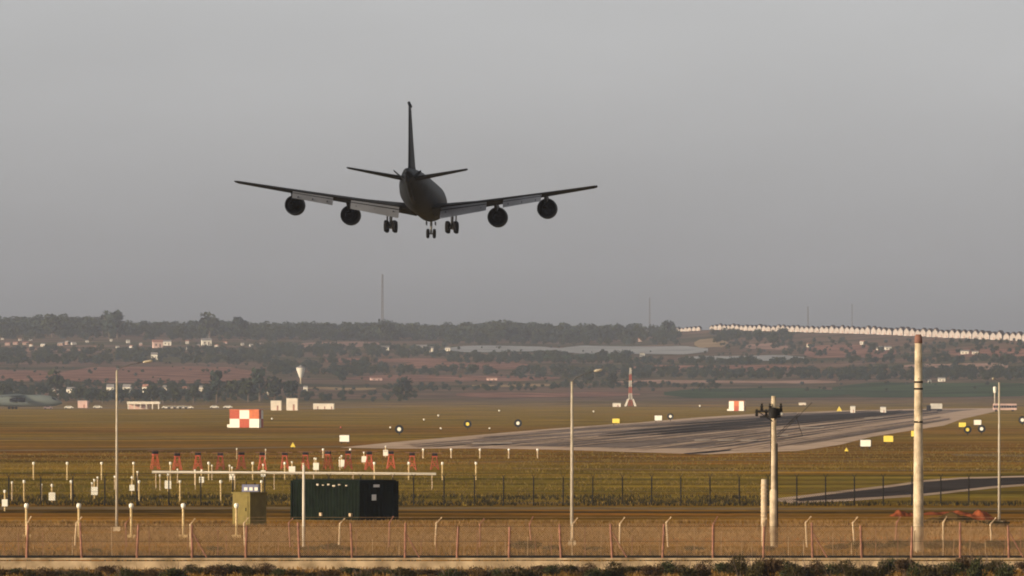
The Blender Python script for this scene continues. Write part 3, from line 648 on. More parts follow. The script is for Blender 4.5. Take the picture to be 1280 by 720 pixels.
def light_post(px, top, base, label, m='yellowpost', r=.09, head=.2, group=None, box=False, foot=False):
    p = G(px, base); s = dist(base) / F; h = (base - top) * s
    o = empty('approach_light', p, label=label, cat='approach light', group=group)
    MB().tube([(0, 0, 0), (0, 0, h - head)], r, 8).build('post', M[m], o)
    MB().lathe([(h - head, .5 * head), (h - .3 * head, .8 * head), (h + .4 * head, .8 * head), (h + .8 * head, .45 * head)], n=12).build('lamp_head', M['lampwhite'], o, True)
    if foot: MB().box((0, 0, .12), (.75, .5, .24)).build('foot', M['yellowpost'], o)
    if box:
        MB().box((0, -.05, h * .42), (box, .35, box * 1.25)).build('control_box', M['lampwhite'], o)
    return o
xs = [33, 98.5, 164, 229, 295.5]
for i, x in enumerate(xs): light_post(x, 632, 672, 'tall lamp post in the nearest light row behind the fence, %s' % order(i, 5), r=.10, head=.24, foot=True)
xs = [30, 89, 174, 225, 276, 327]
for i, x in enumerate(xs): light_post(x, 602, 627, 'lamp post in the second light row, beyond the dark fence, %s' % order(i, 6), r=.09, head=.2)
xs = [42, 84, 127, 167, 213, 261, 316, 356, 468, 511, 553, 595]
for i, x in enumerate(xs): light_post(x, 579, 600, 'lamp post in the long light row by the red antenna stands, %s' % order(i, 12), r=.10, head=.22)
xs = [404, 438, 529, 564, 600, 636, 672]
for i, x in enumerate(xs): light_post(x, 562, 573, 'short lamp post in the row before the runway end, %s' % order(i, 7), r=.13, head=.26, m='palepost')
for i, (x, y, w) in enumerate([(6, 628, 7), (65, 620, 8), (118, 613, 8), (165, 609, 6), (210, 605, 8), (252, 599, 6), (290, 595, 6), (329, 591, 6), (365, 587, 8), (395, 582, 7), (427, 578, 7), (455, 573, 6), (482, 565, 6)]):
    base = y + 11 - i * .35; s = dist(base) / F
    light_post(x, y - 14 + i * .6, base, 'approach light with white box on the centreline towards the runway, %s' % order(i, 13, 'nearest', 'farthest'), r=.08, head=.17, box=w * s)
for x, t, b_, lab in ((115, 604, 620, 'thin lamp stake just left of the second white box light'), (122, 597, 617, 'thin lamp stake just right of the second white box light'), (143.5, 596, 612, 'thin lamp stake left of the left street lamp'), (172, 590, 614, 'thin lamp stake between the white box lights right of the left street lamp'), (222, 587, 604, 'thin lamp stake under the left end of the white pipe'), (243.6, 588, 606, 'thin lamp stake in front of the second red stand pair'),
                      (265, 582, 600, 'thin lamp stake in front of the fourth red stand'), (287, 582, 602, 'thin lamp stake before the gap of the fourth and fifth red stands'), (296, 561, 574, 'small lamp stake behind the fifth red stand'), (332, 562, 574, 'small lamp stake behind the sixth red stand'), (393, 573, 588, 'thin lamp stake behind the left end of the green container'), (425, 572, 588, 'thin lamp stake behind the middle of the green container'),
                      (15, 603, 628, 'thin lamp stake beside the nearest white box light'), (52, 606, 626, 'thin lamp stake left of the second nearest white box light'), (146, 590, 608, 'thin lamp stake hidden behind the left street lamp'), (200, 594, 613, 'thin lamp stake under the pipe end near the left street lamp')):
    light_post(x, t, b_, lab, r=.07, head=.15, m='palepost')
def edge_light(px, py, lab, m='lampwhite'):
    p, s = gd(px, py + 2.5); o = empty('edge_light', p, label=lab, cat='edge light')
    MB().tube([(0, 0, 0), (0, 0, 2 * s)], .12, 6).build('stake', M['dark'], o); MB().lathe([(2 * s, .5 * s), (3 * s, 1.3 * s), (4.2 * s, .8 * s)], n=10).build('lens', M[m], o, True)
for x, y, lab in ((488, 535, 'tiny white edge light just left of the nearest black marker'), (530, 525, 'tiny white edge light, left of a stepped group of three'), (548, 520, 'tiny white edge light, farthest of a stepped group of three'), (551, 536, 'tiny white edge light, nearest of a stepped group of three'), (612, 536, 'tiny white edge light between the two right hand black markers'), (624, 514, 'tiny white edge light far out above the black markers'), (340, 524, 'tiny white edge light right of the checkered shelter'), (742, 515, 'tiny white edge light right of the middle street lamp'), (875, 508, 'tiny white edge light left of the small checkered shelter')):
    edge_light(x, y, lab)
edge_light(426, 535, 'tiny red edge light above the white sign board', 'red')

# localizer antenna row: red stands with dark heads
def stand():
    o = empty('antenna_stand', (0, 0, 0)); b = MB(); w = .62; h = 2.1
    for x in (-1, 1):
        for y in (-1, 1): b.tube([(x * w, y * w, 0), (x * .28, y * .28, h)], .06, 6)
    for z, k in ((.7, .5), (1.4, .39)):
        c = [(-k, -k, z), (k, -k, z), (k, k, z), (-k, k, z)]
        for q in range(4): b.tube([c[q], c[(q + 1) % 4]], .04, 5)
    for x in (-1, 1): b.tube([(x * w, -w, 0), (-x * .39, -.39, 1.4)], .04, 5); b.tube([(x * w, w, 0), (-x * .39, .39, 1.4)], .04, 5)
    b.build('frame', M['red'], o)
    MB().box((0, 0, h + .08), (.85, .85, .16)).build('platform', M['red'], o)
    MB().box((0, 0, h + .42), (.8, .8, .55)).tube([(0, -1.1, h + .55), (0, 1.1, h + .55)], .05, 6).build('antenna_head', M['black'], o)
    b = MB()
    for y in (-1, -.3, .5): b.tube([(-1.1, y, h + .62), (1.1, y, h + .62)], .035, 5)
    b.build('dipole', M['rust'], o)
    return o
src = stand()
for i in range(14):
    x = 195 + 26.75 * i; c = src if i == 0 else copy_tree(src); c.location = G(x + random.uniform(-1.2, 1.2), 587 + random.uniform(-.7, .7)); c.rotation_euler.z = random.uniform(-.3, .3); c.scale.z = random.uniform(.94, 1.06)
    tag(c, 'red antenna stand with black head behind the white pipe, %s' % order(i, 14), 'antenna', 'row of red antenna stands')
# white barrier pipe in front of it
p0, p1 = P(190, 590, dist(612)), P(545, 592.5, dist(612)); o = empty('pipe_barrier', G(367, 612), label='long white horizontal pipe on thin posts before the red antenna stands', cat='barrier')
loc = o.location; MB().tube([p0 - loc, p1 - loc], .16, 8).build('pipe', M['cream'], o)
for k in range(8):
    q = p0.lerp(p1, (k + .1) / 7.2) - loc; MB().tube([(q.x, 0, 0), (q.x, 0, q.z - .15)], .07, 6).build('post', M['palepost'], o)

# ------------------------------------------------------------------ container and cabinet behind the fence
dC = dist(651.0); sC = dC / F; ang = R(50)
corner = G(449.5, 651); o = empty('green_container', corner, label='dark green steel container with ribbed sides behind the fence', cat='container')
Lc, Wc, Hc = 87 * sC / math.cos(ang), 46 * sC / math.sin(ang), 49.5 * sC
ul = Vector((-math.cos(ang), math.sin(ang), 0)); uw = Vector((math.sin(ang), math.cos(ang), 0))
b = MB(); nr = 22
def corr(a, du, L, nrm, n):
    """corrugated side from a along du"""
    pts = []
    for k in range(n * 4 + 1):
        d = .07 if (k % 4) in (1, 2) else 0.0
        pts.append(a + du * (L * k / (n * 4)) + nrm * d)
    lo = [(p.x, p.y, .25) for p in pts]; hi = [(p.x, p.y, Hc - .2) for p in pts]; m_ = len(pts)
    b.add(lo + hi, [(i, i + 1, m_ + i + 1, m_ + i) for i in range(m_ - 1)])
Z = Vector((0, 0, 0)); corr(Z, ul, Lc, -uw, 22); corr(Z, uw, Wc, -ul * 1.0, 8); corr(ul * Lc, uw, Wc, ul, 8); corr(uw * Wc, ul, Lc, uw, 22)
b.build('side_panel', M['contgreen'], o, recalc=False)
b = MB(); c4 = [Z, ul * Lc, ul * Lc + uw * Wc, uw * Wc]
for z, t in ((.13, .26), (Hc - .1, .2)):
    for k in range(4): 
        a_, b_ = c4[k], c4[(k + 1) % 4]; m_ = (a_ + b_) / 2; dv_ = b_ - a_
        b.box((m_.x, m_.y, z), (dv_.length + .16 - .01 * (k % 2), .19 + .01 * k, t), math.atan2(dv_.y, dv_.x))
for q in c4: b.box((q.x, q.y, Hc / 2), (.24, .24, Hc - .02), math.atan2(ul.y, ul.x))
b.build('frame', M['contgreen'], o)
b = MB(); m_ = (c4[0] + c4[2]) / 2; b.box((m_.x, m_.y, Hc + .05), (Lc - .1, Wc - .1, .1), math.atan2(ul.y, ul.x)); b.build('roof', M['contgreen'], o)
def on_right(px, py, w, h, m, nm):
    t = ((px - 449.5) * sC) / math.sin(ang); q = uw * t + ul * -.16; z = (651 - py) * sC
    MB().box((q.x, q.y, z), (w, .05, h), math.atan2(uw.y, uw.x)).build(nm, M[m], o)
on_right(466, 622, .5, .55, 'label', 'notice'); on_right(469, 607.5, .7, .25, 'label', 'notice')
on_right(482, 630, 1.2, 2.3, 'contgreen', 'door')
for px in (397, 404, 411, 418, 425, 434):
    t = ((449.5 - px) * sC) / math.cos(ang); q = ul * t - uw * .12; MB().box((q.x, q.y, (651 - 607 + random.uniform(-1, 1)) * sC), (random.uniform(.2, .45), .1, random.uniform(.1, .18)), math.atan2(ul.y, ul.x)).build('vent', M['galvpole'], o)
for px in (402, 440):
    t = ((449.5 - px) * sC) / math.cos(ang); q = ul * t - uw * .2; MB().box((q.x, q.y, .55), (.3, .2, .3), math.atan2(ul.y, ul.x)).build('lifting_lug', M['palepost'], o)

dB = dist(657.0); sB = dB / F; o = empty('control_cabinet', G(312.5, 657), label='olive steel cabinet with a dark side left of the green container', cat='cabinet'); a2 = R(47)
L2, W2, H2 = 22.5 * sB / math.cos(a2), 20 * sB / math.sin(a2), 40 * sB; u2 = Vector((-math.cos(a2), math.sin(a2), 0)); w2 = Vector((math.sin(a2), math.cos(a2), 0)); m_ = (u2 * L2 + w2 * W2) / 2; r2 = math.atan2(u2.y, u2.x)
MB().box((m_.x, m_.y, H2 / 2), (L2, W2, H2), r2).build('body', M['olive'], o)
q = u2 * L2 / 2 - w2 * .03; MB().box((q.x, q.y, H2 * .5), (L2 * .8, .05, H2 * .84), r2).build('door', M['olive'], o)
q = u2 * L2 * .2 - w2 * .08; MB().box((q.x, q.y, H2 * .5), (.06, .06, .3), r2).build('handle', M['dark'], o)
MB().box((m_.x, m_.y, H2 + .06), (L2 + .2, W2 + .2, .12), r2).build('roof', M['olive'], o)
hd = MB().box((m_.x + .15, m_.y, H2 + .12 + 5 * sB), (21 * sB, 1.1, 9 * sB), R(-8)).build('roof_unit', M['bluegrey'], o)
b = MB(); 
for k in range(3): b.box((m_.x + .15 + (k - 1) * 6.5 * sB, m_.y - .58 - .08 * (k - 1) , H2 + .12 + 4 * sB), (4.2 * sB, .06, 4 * sB), R(-8))
b.build('lens', M['lampwhite'], hd)
b = MB(); b.tube([(m_.x - .3, m_.y, H2 + .12 + 9.5 * sB), (m_.x - .3, m_.y, H2 + .12 + 13 * sB)], .05, 6); b.tube([(m_.x + .5, m_.y, H2 + .12 + 9.5 * sB), (m_.x + .5, m_.y, H2 + .12 + 12 * sB)], .05, 6); b.build('aerial', M['dark'], hd)

# ------------------------------------------------------------------ fences
def wire_panel(w, h, sp, r, seed=0):
    """chain link: two sets of slanting wires cut to the panel"""
    m = MB(); 
    for sgn in (1, -1):
        c = -h
        while c < w:
            a, e = max(0, c), min(w, c + h)
            if e - a > .05:
                za, ze = a - c, e - c
                if sgn < 0: za, ze = h - za, h - ze
                m.tube([(a, 0, za), (e, 0, ze)], r, 3, False)
            c += sp
    return m
# front: concrete wall with rusty posts
DA = 590.0; sA = DA / F; zt = P(0, 697.5, DA).z
def XA(px): return (px - CX) * sA
o = empty('concrete_wall', (0, DA, 0), label='low stained concrete wall along the bottom of the photo', cat='wall')
b = MB(); x = XA(-60)
pst = [-104, -36, 33, 102, 171, 240, 307, 374, 440, 506, 571, 636, 701, 765, 828, 891, 954, 1015.5, 1077, 1139, 1200, 1261, 1321, 1381]
for a, e in zip(pst[:-1], pst[1:]):
    w = XA(e) - XA(a); b.box(((XA(a) + XA(e)) / 2, 0, (zt - .3) / 2 - .1 + random.uniform(-.02, .02)), (w - .012, .30 + random.uniform(0, .03), zt + .1))
b.build('wall_panel', M['concrete'], o)
MB().box((XA(640), -.02, zt - .06), (XA(1400) - XA(-110), .40, .12)).build('coping', M['concrete'], o)
o = empty('chain_link_fence', (0, DA, zt), label='front chain link fence on rusty red posts standing on the concrete wall', cat='fence')
hA = 40 * sA
for i, x in enumerate(pst):
    b = MB(); X = XA(x); lean = random.uniform(-.12, .12); b.tube([(X, 0, 0), (X + lean, 0, hA + random.uniform(-.05, .25))], .078, 8)
    if i % 4 == 1: b.tube([(X + .02, 0, hA * .8), (X + 1.0, 0, .05)], .05, 6)
    b.build('post', M['rust'], o)
for a, e in zip(pst[:-1], pst[1:]):
    w = XA(e) - XA(a) - .12; wire_panel(w, hA - .22, .13, .0105).build('mesh_panel', M['galv'], o, loc=(XA(a) + .06, random.uniform(-.03, .03), .16), recalc=False)
b = MB()
for z in (hA * .52, hA - .04): b.tube([(XA(-104), -.06, z), (XA(1381), -.06, z)], .010, 5)
b.build('wire', M['dark'], o)
MB().box((XA(640), .02, .1), (XA(1381) - XA(-104), .06, .16)).build('rail', M['dark'], o)
# thin intermediate stakes
for x in np.arange(-20, 1300, 19.3):
    x = x + random.uniform(-6, 6); X = XA(x); t_ = random.uniform(-.06, .06)
    b = MB(); b.tube([(X, .08, .02), (X + t_, .08, hA * random.uniform(.45, 1.0))], random.uniform(.018, .042), 6); b.build('stake', M[random.choice(('rust', 'galv', 'palepost', 'rust'))], o)

DBf = dist(684.0); sF = DBf / F
o = empty('arm_post_fence', (0, DBf, 0), label='second fence of pale posts with bent arms just behind the front fence', cat='fence')
pb = [-86, -24, 33.5, 95.5, 157, 238, 305, 361, 425, 487, 545.5, 600, 662, 716, 775, 833, 892, 954, 1007, 1066, 1121, 1179, 1238, 1296, 1355]
hB = 30 * sF
def XB(px): return (px - CX) * sF
for x in pb:
    X = XB(x); b = MB(); t = random.uniform(-.14, .14); kx = random.uniform(.24, .46)
    b.tube([(X - t, 0, 0), (X, 0, hB + random.uniform(-.1, .08)), (X + kx, -.1, hB + random.uniform(.36, .55))], [.085, .085, .055], 6)
    b.build('post', M['rust' if random.random() < .12 else 'palepost'], o)
for a, e in zip(pb[:-1], pb[1:]):
    w = XB(e) - XB(a) - .2; wire_panel(w, hB - .15, .19, .011).build('mesh_panel', M['galv'], o, loc=(XB(a) + .1, random.uniform(-.03, .03), .08), recalc=False)
b = MB()
for z, y, dx in ((hB + .2, -.04, .14), (hB + .46, -.09, .3), (hB - .05, -.1, 0)):
    b.tube([(XB(-86) + dx, y, z), (XB(1355) + dx, y, z)], .009, 4)
b.build('barbed_wire', M['galv'], o)

DCf = dist(632.0); sI = DCf / F
o = empty('dark_wire_fence', (0, DCf, 0), label='dark wire fence with thin black posts in front of the runway lights', cat='fence')
pc = [11 + 40 * i for i in range(-2, 13)] + [517, 555, 593, 629.5, 667] + [704, 741, 778, 814.5, 851, 887.5, 924, 960, 996, 1032, 1068, 1104, 1140, 1176, 1211, 1250, 1288, 1326]
pc = sorted(set(pc)); hI = 35 * sI
def XI(px): return (px - CX) * sI
for x in pc:
    X = XI(x); b = MB(); b.tube([(X, 0, 0), (X, 0, hI)], .08, 6); b.tube([(X, 0, hI), (X - .22, 0, hI + .4)], .03, 5); b.tube([(X, 0, hI), (X + .22, 0, hI + .4)], .03, 5)
    b.build('post', M['dark'], o)
for a, e in zip(pc[:-1], pc[1:]):
    w = XI(e) - XI(a) - .14; wire_panel(w, hI - .25, .26, .009).build('mesh_panel', M['dark'], o, loc=(XI(a) + .07, 0, .1), recalc=False)
b = MB()
for z, dx in ((hI - .1, 0), (hI * .5, 0), (hI + .25, .14), (hI + .45, .25), (hI + .45, -.25)): b.tube([(XI(pc[0]) + dx, -.05, z), (XI(pc[-1]) + dx, -.05, z)], .016, 4)
b.build('wire', M['dark'], o)

# ------------------------------------------------------------------ poles
def street_lamp(px, top, base, tip, label, r=.13):
    p = G(px, base); D = p.y; o = empty('street_lamp', p, label=label, cat='street lamp'); t = P(px, top, D) - p; e = P(tip[0], tip[1], D) - p
    MB().tube([(0, 0, 0), (0, 0, t.z * .5), (0, 0, t.z)], [r, r * .85, r * .65], 10).build('pole', M['galvpole'], o, True)
    MB().box((0, 0, .2), (.6, .6, .4)).build('base', M['polecon'], o)
    k = .72; MB().tube([(0, 0, t.z - .05), (e.x * .12, 0, t.z + (e.z - t.z) * .3), (e.x * .4, 0, t.z + (e.z - t.z) * .62), (e.x * k, 0, t.z + (e.z - t.z) * .86)], [.06, .045, .035, .03], 8).build('arm', M['mast'], o, True)
    b = MB(); d = (e - Vector((e.x * k, 0, t.z + (e.z - t.z) * .86))); a = Vector((e.x * k, 0, t.z + (e.z - t.z) * .86)); q = d.normalized()
    b.tube([a, a + d * .25, a + d * .8, e], [.05, .11, .12, .03], 8); b.build('lamp_head', M['galvpole'], o, True)
    return o
street_lamp(146, 463, 664, (191, 451), 'grey street lamp with long arm to the right, near the left edge')
street_lamp(715, 477, 682, (753, 462), 'grey street lamp with arm to the right, right of the picture centre', .15)
street_lamp(1249, 478, 657, (1240, 473), 'grey street lamp with short arm to the left, near the right edge', .13)
p = G(379.5, 684); s = dist(684) / F; o = empty('white_post', p, label='thin pale post in front of the green container', cat='post')
MB().tube([(0, 0, 0), (0, 0, 103 * s)], [.125, .095], 10).build('shaft', M['cream'], o, True); MB().lathe([(103 * s, .14), (104.5 * s, .14), (105.5 * s, .05)], n=10).build('cap', M['palepost'], o)

p = G(1148, 691); s = dist(691) / F; o = empty('concrete_pole', p, label='tall thick pale concrete pole with dark bands and a reddish top', cat='pole')
b = MB(); b.lathe([(-.2, 6.6 * s), (60 * s, 6.3 * s), (262 * s, 4.4 * s)], n=20); b.build('shaft', M['polecon'], o, True)
MB().lathe([(262.1 * s, 4.9 * s), (265 * s, 5.0 * s), (270 * s, 4.6 * s), (273 * s, 3.2 * s)], n=18).build('cap', M['redfield'], o, True)
for y in (477.5, 486, 527.5):
    z = (691 - y) * s; MB().lathe([(z - 1.1 * s, 5.6 * s), (z + 1.1 * s, 5.6 * s)], n=20).build('band', M['dark'], o)
b = MB()
for k in range(26): b.box((0, -(6.2 - .05 * k) * s - .02, (20 + k * 9) * s), (.12, .16, .05))
b.build('climbing_step', M['palepost'], o)
p, = (G(1243.5, 505 + 6),) ; s = dist(511) / F; o = empty('marker_post', p, label='white topped post beside the right street lamp head', cat='post')
MB().tube([(0, 0, 0), (0, 0, 20 * s)], .9 * s, 8).build('post', M['galvpole'], o); MB().lathe([(20 * s, 1.6 * s), (27 * s, 2.2 * s), (28 * s, .5 * s)], n=12).build('lantern', M['lampwhite'], o)

# utility pole with switchgear
p = G(967, 684); s = dist(684) / F; o = empty('utility_pole', p, label='concrete utility pole with dark switchgear near its top', cat='pole')
MB().lathe([(-.2, 4.1 * s), (100 * s, 3.7 * s), (160 * s, 3.3 * s), (189 * s, 2.8 * s)], n=14).build('shaft', M['polecon'], o, True)
MB().lathe([(18 * s, 5.0 * s), (70 * s, 4.8 * s), (72 * s, 3.9 * s)], n=14).build('sleeve', M['polecon'], o, True)
b = MB(); b.box((-6 * s, -.25, 170 * s), (34 * s, .16, .16)); b.box((-4 * s, .28, 163 * s), (26 * s, .14, .14)); b.tube([(-20 * s, -.25, 170 * s), (-1 * s, -.2, 157 * s)], .04, 5); b.tube([(9 * s, -.25, 170 * s), (1 * s, -.2, 159 * s)], .04, 5); b.build('crossarm', M['dark'], o)
b = MB()
for k, x in enumerate((-21, -15, -9, -4.5, 5.5, 9)):
    zb = 170.8 * s if k % 2 else 163.6 * s; b.lathe([(zb, .07), (zb + .12, .15), (zb + .2, .08), (zb + .32, .14), (zb + .42, .07), (zb + .55, .1)], c=(x * s, -.25 if k % 2 else .28, 0), n=10)
b.build('insulator', M['dark'], o)
b = MB(); b.lathe([(161 * s, .22), (161 * s + .1, .36), (161 * s + .75, .36), (161 * s + .85, .2)], c=(-1.2 * s, -.62, 0), n=14); b.box((3.5 * s, -.45, 169 * s), (.55, .4, .6)); b.build('switchgear', M['dark'], o)
MB().lathe([(166 * s - .12, .06), (166 * s, .14), (166 * s + .14, .1)], c=(9.6 * s, -.5, 0), n=10).tube([(3 * s, -.3, 166 * s - .1), (9.6 * s, -.5, 166 * s - .1)], .03, 5).build('bracket_lamp', M['lampwhite'], o)
b = MB()
for a_, e_ in (((4, 137), (48, 181)), ((4, 140), (32, 168)), ((4, 133), (36, 139)), ((28, 163), (36, 139))): b.tube([(a_[0] * s, -.2, a_[1] * s), (e_[0] * s, -.2, e_[1] * s)], .022, 5)
b.build('side_bracket', M['dark'], o)
b = MB(); b.tube([(4.6 * s, -.1, 0), (4.6 * s, -.1, 68 * s), (4.2 * s, -.1, 130 * s)], .06, 6); b.tube([(-3.8 * s, -.1, 72 * s), (-3.5 * s, -.1, 160 * s)], .03, 5); b.build('wire_and_shade_stripe', M['dark'], o)  # thin wire at left; right dark tube stands in for the pole's shaded side
p = G(955, 679); s = dist(679) / F; o = empty('stub_post', p, label='short thick pale post close to the left of the utility pole', cat='post')
MB().lathe([(0, 3.9 * s), (60 * s, 3.7 * s), (80 * s, 3.5 * s)], n=12).build('shaft', M['polecon'], o, True)
b = MB()
for k in range(8): b.lathe([((34 + 5.4 * k) * s, 4.15 * s), ((35.4 + 5.4 * k) * s, 4.15 * s)], n=12)
b.build('band', M['palepost'], o)

# ------------------------------------------------------------------ red clay heaps
def heap(px, base, wp, hp, m, dep, seed):
    r_ = np.random.default_rng(seed); p = G(px, base); s = dist(base) / F; n, k = 40, 14; vs, fs = [], []
    ph = r_.uniform(0, 6, 4)
    for j in range(k):
        for i in range(n):
            u, v = i / (n - 1) * 2 - 1, j / (k - 1) * 2 - 1; e = max(0, 1 - abs(u) ** 2.2) * max(0, 1 - v * v)
            z = hp * s * e * (.72 + .2 * math.sin(5 * u + ph[0]) + .12 * math.sin(13 * u + 3 * v + ph[1]) + .08 * r_.uniform(-1, 1)) - .05
            vs.append((u * wp * s / 2, v * dep, z))
    for j in range(k - 1):
        for i in range(n - 1): fs.append((j * n + i, j * n + i + 1, (j + 1) * n + i + 1, (j + 1) * n + i))
    me = bpy.data.meshes.new('soil_heap'); me.from_pydata(vs, [], fs); me.materials.append(M[m]); me.update()
    for q in me.polygons: q.use_smooth = True
    return link('soil_heap', me, loc=p)
tag(heap(1128, 645, 34, 9, 'redsoil', 4, 1), 'red clay heap just left of the tall concrete pole', 'soil heap')
tag(heap(1190, 653, 92, 13, 'ditch', 6, 2), 'brown earth bank between the tall pole and the right street lamp', 'soil heap')
tag(heap(1222, 649, 50, 13, 'redsoil', 5, 3), 'orange red clay heap left of the right street lamp', 'soil heap')
tag(heap(1185, 643, 70, 6, 'redsoil', 5, 4), 'low red clay ridge behind the brown earth bank', 'soil heap')

# ------------------------------------------------------------------ shrubs
def shrub_np(rg, n, w, h, leaf):
    v, q = crown_np(rg, n, w, w * .8, h * .5, h * .5, leaf, 8); v[:, 2] = np.maximum(v[:, 2], .02); return v, q
sh = []
for i in range(7):
    v, q = shrub_np(rng, 1500, .95, 1.15, .042); sh.append(big_mesh('foliage', v, q, [M[('shrub', 'shrubb', 'shrubg')[i % 3]]]))
b = MB()
for k in range(11):
    t = k * .9; b.tube([(0, 0, -.05), (.3 * math.cos(t), .3 * math.sin(t), .5), (.75 * math.cos(t), .65 * math.sin(t), 1.0 + .03 * k)], [.03, .02, .006], 5)
_s = b.build('stems', M['bark']); stem_me = _s.data; bpy.data.objects.remove(_s)
def shrub(p, w, h, k, label, group, name='shrub'):
    o = empty(name, p, random.uniform(0, 6.3), label=label, cat='shrub', group=group); o.scale = (w / 1.9, w / 1.9, h / 1.15); link('stems', stem_me, o); link('foliage', sh[k], o); return o
ft = lambda x: np.interp(x, [-30, 100, 130, 190, 230, 320, 345, 360, 420, 560, 640, 690, 760, 840, 900, 930, 950, 1000, 1090, 1110, 1160, 1185, 1230, 1260, 1310], [709, 711, 704, 710, 705, 702, 707, 712, 711, 709, 706, 704, 703, 700, 699, 692, 690, 699, 699, 692, 702, 696, 691, 700, 699])
x = -24.0; i = 0
while x < 1305:
    D = 556 + random.uniform(-16, 18); s = D / F; top = P(x, ft(x) + random.uniform(-1.5, 2.5), D).z; k = i % 7
    if x > 1080: k = (2, 0, 5, 1)[i % 4]
    kind = ('olive', 'brown', 'green')[k % 3]
    shrub(Vector(((x - CX) * s, D, 0)), random.uniform(1.7, 2.7), max(.55, top), k, 'leafy %s shrub in the strip in front of the concrete wall' % kind, '%s shrubs in front of the wall' % kind)
    x += random.uniform(15, 24); i += 1
for j, (x, y, w, h) in enumerate([(385, 690, 2.2, .55), (412, 689, 2.6, .7), (437, 690, 2.0, .5), (650, 688, 2.4, .8), (664, 689, 1.8, .95), (690, 690, 2.2, .6), (742, 690, 2.0, .5), (868, 690, 1.9, .5), (960, 689, 1.9, .5), (1046, 688, 2.2, .6), (1073, 687, 2.6, .8), (1098, 688, 2.4, .8), (1124, 687, 2.6, .9), (1168, 688, 2.6, .9), (1192, 687, 2.6, .85), (1216, 688, 2.4, .8), (1246, 687, 2.6, .9), (1272, 688, 2.4, .9), (118, 692, 1.8, .5), (268, 690, 1.6, .5)]):
    shrub(G(x, y), w, h, 2 if j % 2 else 5, 'low green shrub between the front fence and the bent arm posts', 'low shrubs between the fences')
shrub(G(1240, 658), 1.9, .75, 3, 'dark low bush just left of the right street lamp foot', None); shrub(G(1254, 659), 2.0, .7, 6, 'dark low bush just right of the right street lamp foot', None)

# ------------------------------------------------------------------ grass
def tufts(name, n, y0, y1, h0, h1, w, m, label, seed):
    r_ = np.random.default_rng(seed); Y = np.sqrt(r_.uniform(y0 ** 2, y1 ** 2, n)); X = r_.uniform(-1, 1, n) * (Y * .066 + 8)
    px, py = CX + X / Y * F, HZ + H / Y * F
    keep = ~((px > 960) & (py < 629) & (py > 590)) & ~((py > 632.5) & (py < 643.5)); keep &= np.abs(Y - DA) > .8
    lx, ly = zip(*sorted(LO[:-1])); keep &= (py > np.interp(px, lx, ly) + .8) & ((px > 520) | (py > 566.5) | ((px < 400) & (py < 556)) | ((px < 400) & (py > 565))) & (r_.random(n) > (Y - 1000) / 1000)
    cl = np.sin(X / 5.3 + Y / 17) + np.sin(X / 2.1 - Y / 31 + 2) + np.sin(Y / 11.0) + r_.normal(0, .9, n); keep &= cl > -.6
    X, Y = X[keep], Y[keep]; n = len(X); V, T = np.zeros((n, 3, 3, 3)), None
    for b_ in range(3):
        a = r_.uniform(0, 6.28, n); h = r_.uniform(h0, h1, n); l = r_.uniform(.1, .5, n) * h
        ca, sa = np.cos(a), np.sin(a)
        V[:, b_, 0] = np.stack([X - sa * w, Y + ca * w, np.zeros(n)], -1); V[:, b_, 1] = np.stack([X + sa * w, Y - ca * w, np.zeros(n)], -1)
        V[:, b_, 2] = np.stack([X + ca * l, Y + sa * l, h], -1)
    V = V.reshape(-1, 3); o = link(name, big_mesh(name, V, np.arange(len(V)).reshape(-1, 3), [m])); return tag(o, label, 'grass', kind='stuff')
tufts('weedy_grass', 7000, 592, 640, .15, .55, .05, M['shrub'], 'dark weeds along the foot of the front fence', 9)
tufts('dry_grass', 46000, 545, 800, .12, .38, .05, M['grass'], 'dry tan grass between the fences', 5)
tufts('scrub_grass', 9000, 895, 985, .15, .5, .08, M['shrub'], 'dark rough grass along the foot of the dark wire fence', 8)
tufts('olive_grass', 60000, 870, 1900, .12, .30, .09, M['grassg'], 'olive grass of the airfield beyond the dark fence', 6)

# ------------------------------------------------------------------ the tanker aircraft on final approach
AP = P(526.5, 291, 948.0)
air = empty('tanker_aircraft', (0, 0, 0), label='dark grey four engined tanker aircraft flying low with its gear down', cat='aircraft')
GZ = -4.15                                           # wheel bottoms under the fuselage axis
def st(s_): return 19.2 - s_                          # station from the nose -> local y
b = MB(); rr = []
for s_, rw, rh, zc in ((0, .06, .06, -.45), (.5, .55, .55, -.42), (1.4, 1.0, 1.05, -.3), (2.8, 1.4, 1.55, -.12), (4.6, 1.72, 1.95, 0), (7, 1.83, 2.15, 0), (24.5, 1.83, 2.15, 0), (28, 1.78, 2.02, .08), (31, 1.58, 1.75, .3), (34, 1.24, 1.38, .58), (37, .84, .95, .88), (39.5, .5, .55, 1.1), (40.8, .28, .3, 1.2), (41.2, .1, .1, 1.22)):
    rr.append([(rw * math.cos(2 * math.pi * k / 32), st(s_), zc + rh * math.sin(2 * math.pi * k / 32)) for k in range(32)])
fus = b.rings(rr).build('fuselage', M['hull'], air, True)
FOIL = [(0, 0), (.03, .045), (.12, .075), (.3, .09), (.55, .07), (.8, .035), (1, .004), (1, -.004), (.8, -.015), (.55, -.03), (.3, -.045), (.12, -.045), (.03, -.03)]
def section(x, le, ch, z, th=1.0): return [(x, st(le + u * ch), z + v * ch * th) for u, v in FOIL]
def wing_at(x):                                      # leading edge, chord, height at span x
    ax = abs(x)
    le = 12.6 + (ax - 1.5) * .752; te = np.interp(ax, [1.5, 6.2, 19.9], [21.4, 22.8, 29.2]); z = -1.45 + (ax - 1.5) * .108 + .0004 * (ax - 1.5) ** 2
    return le, te - le, float(z)
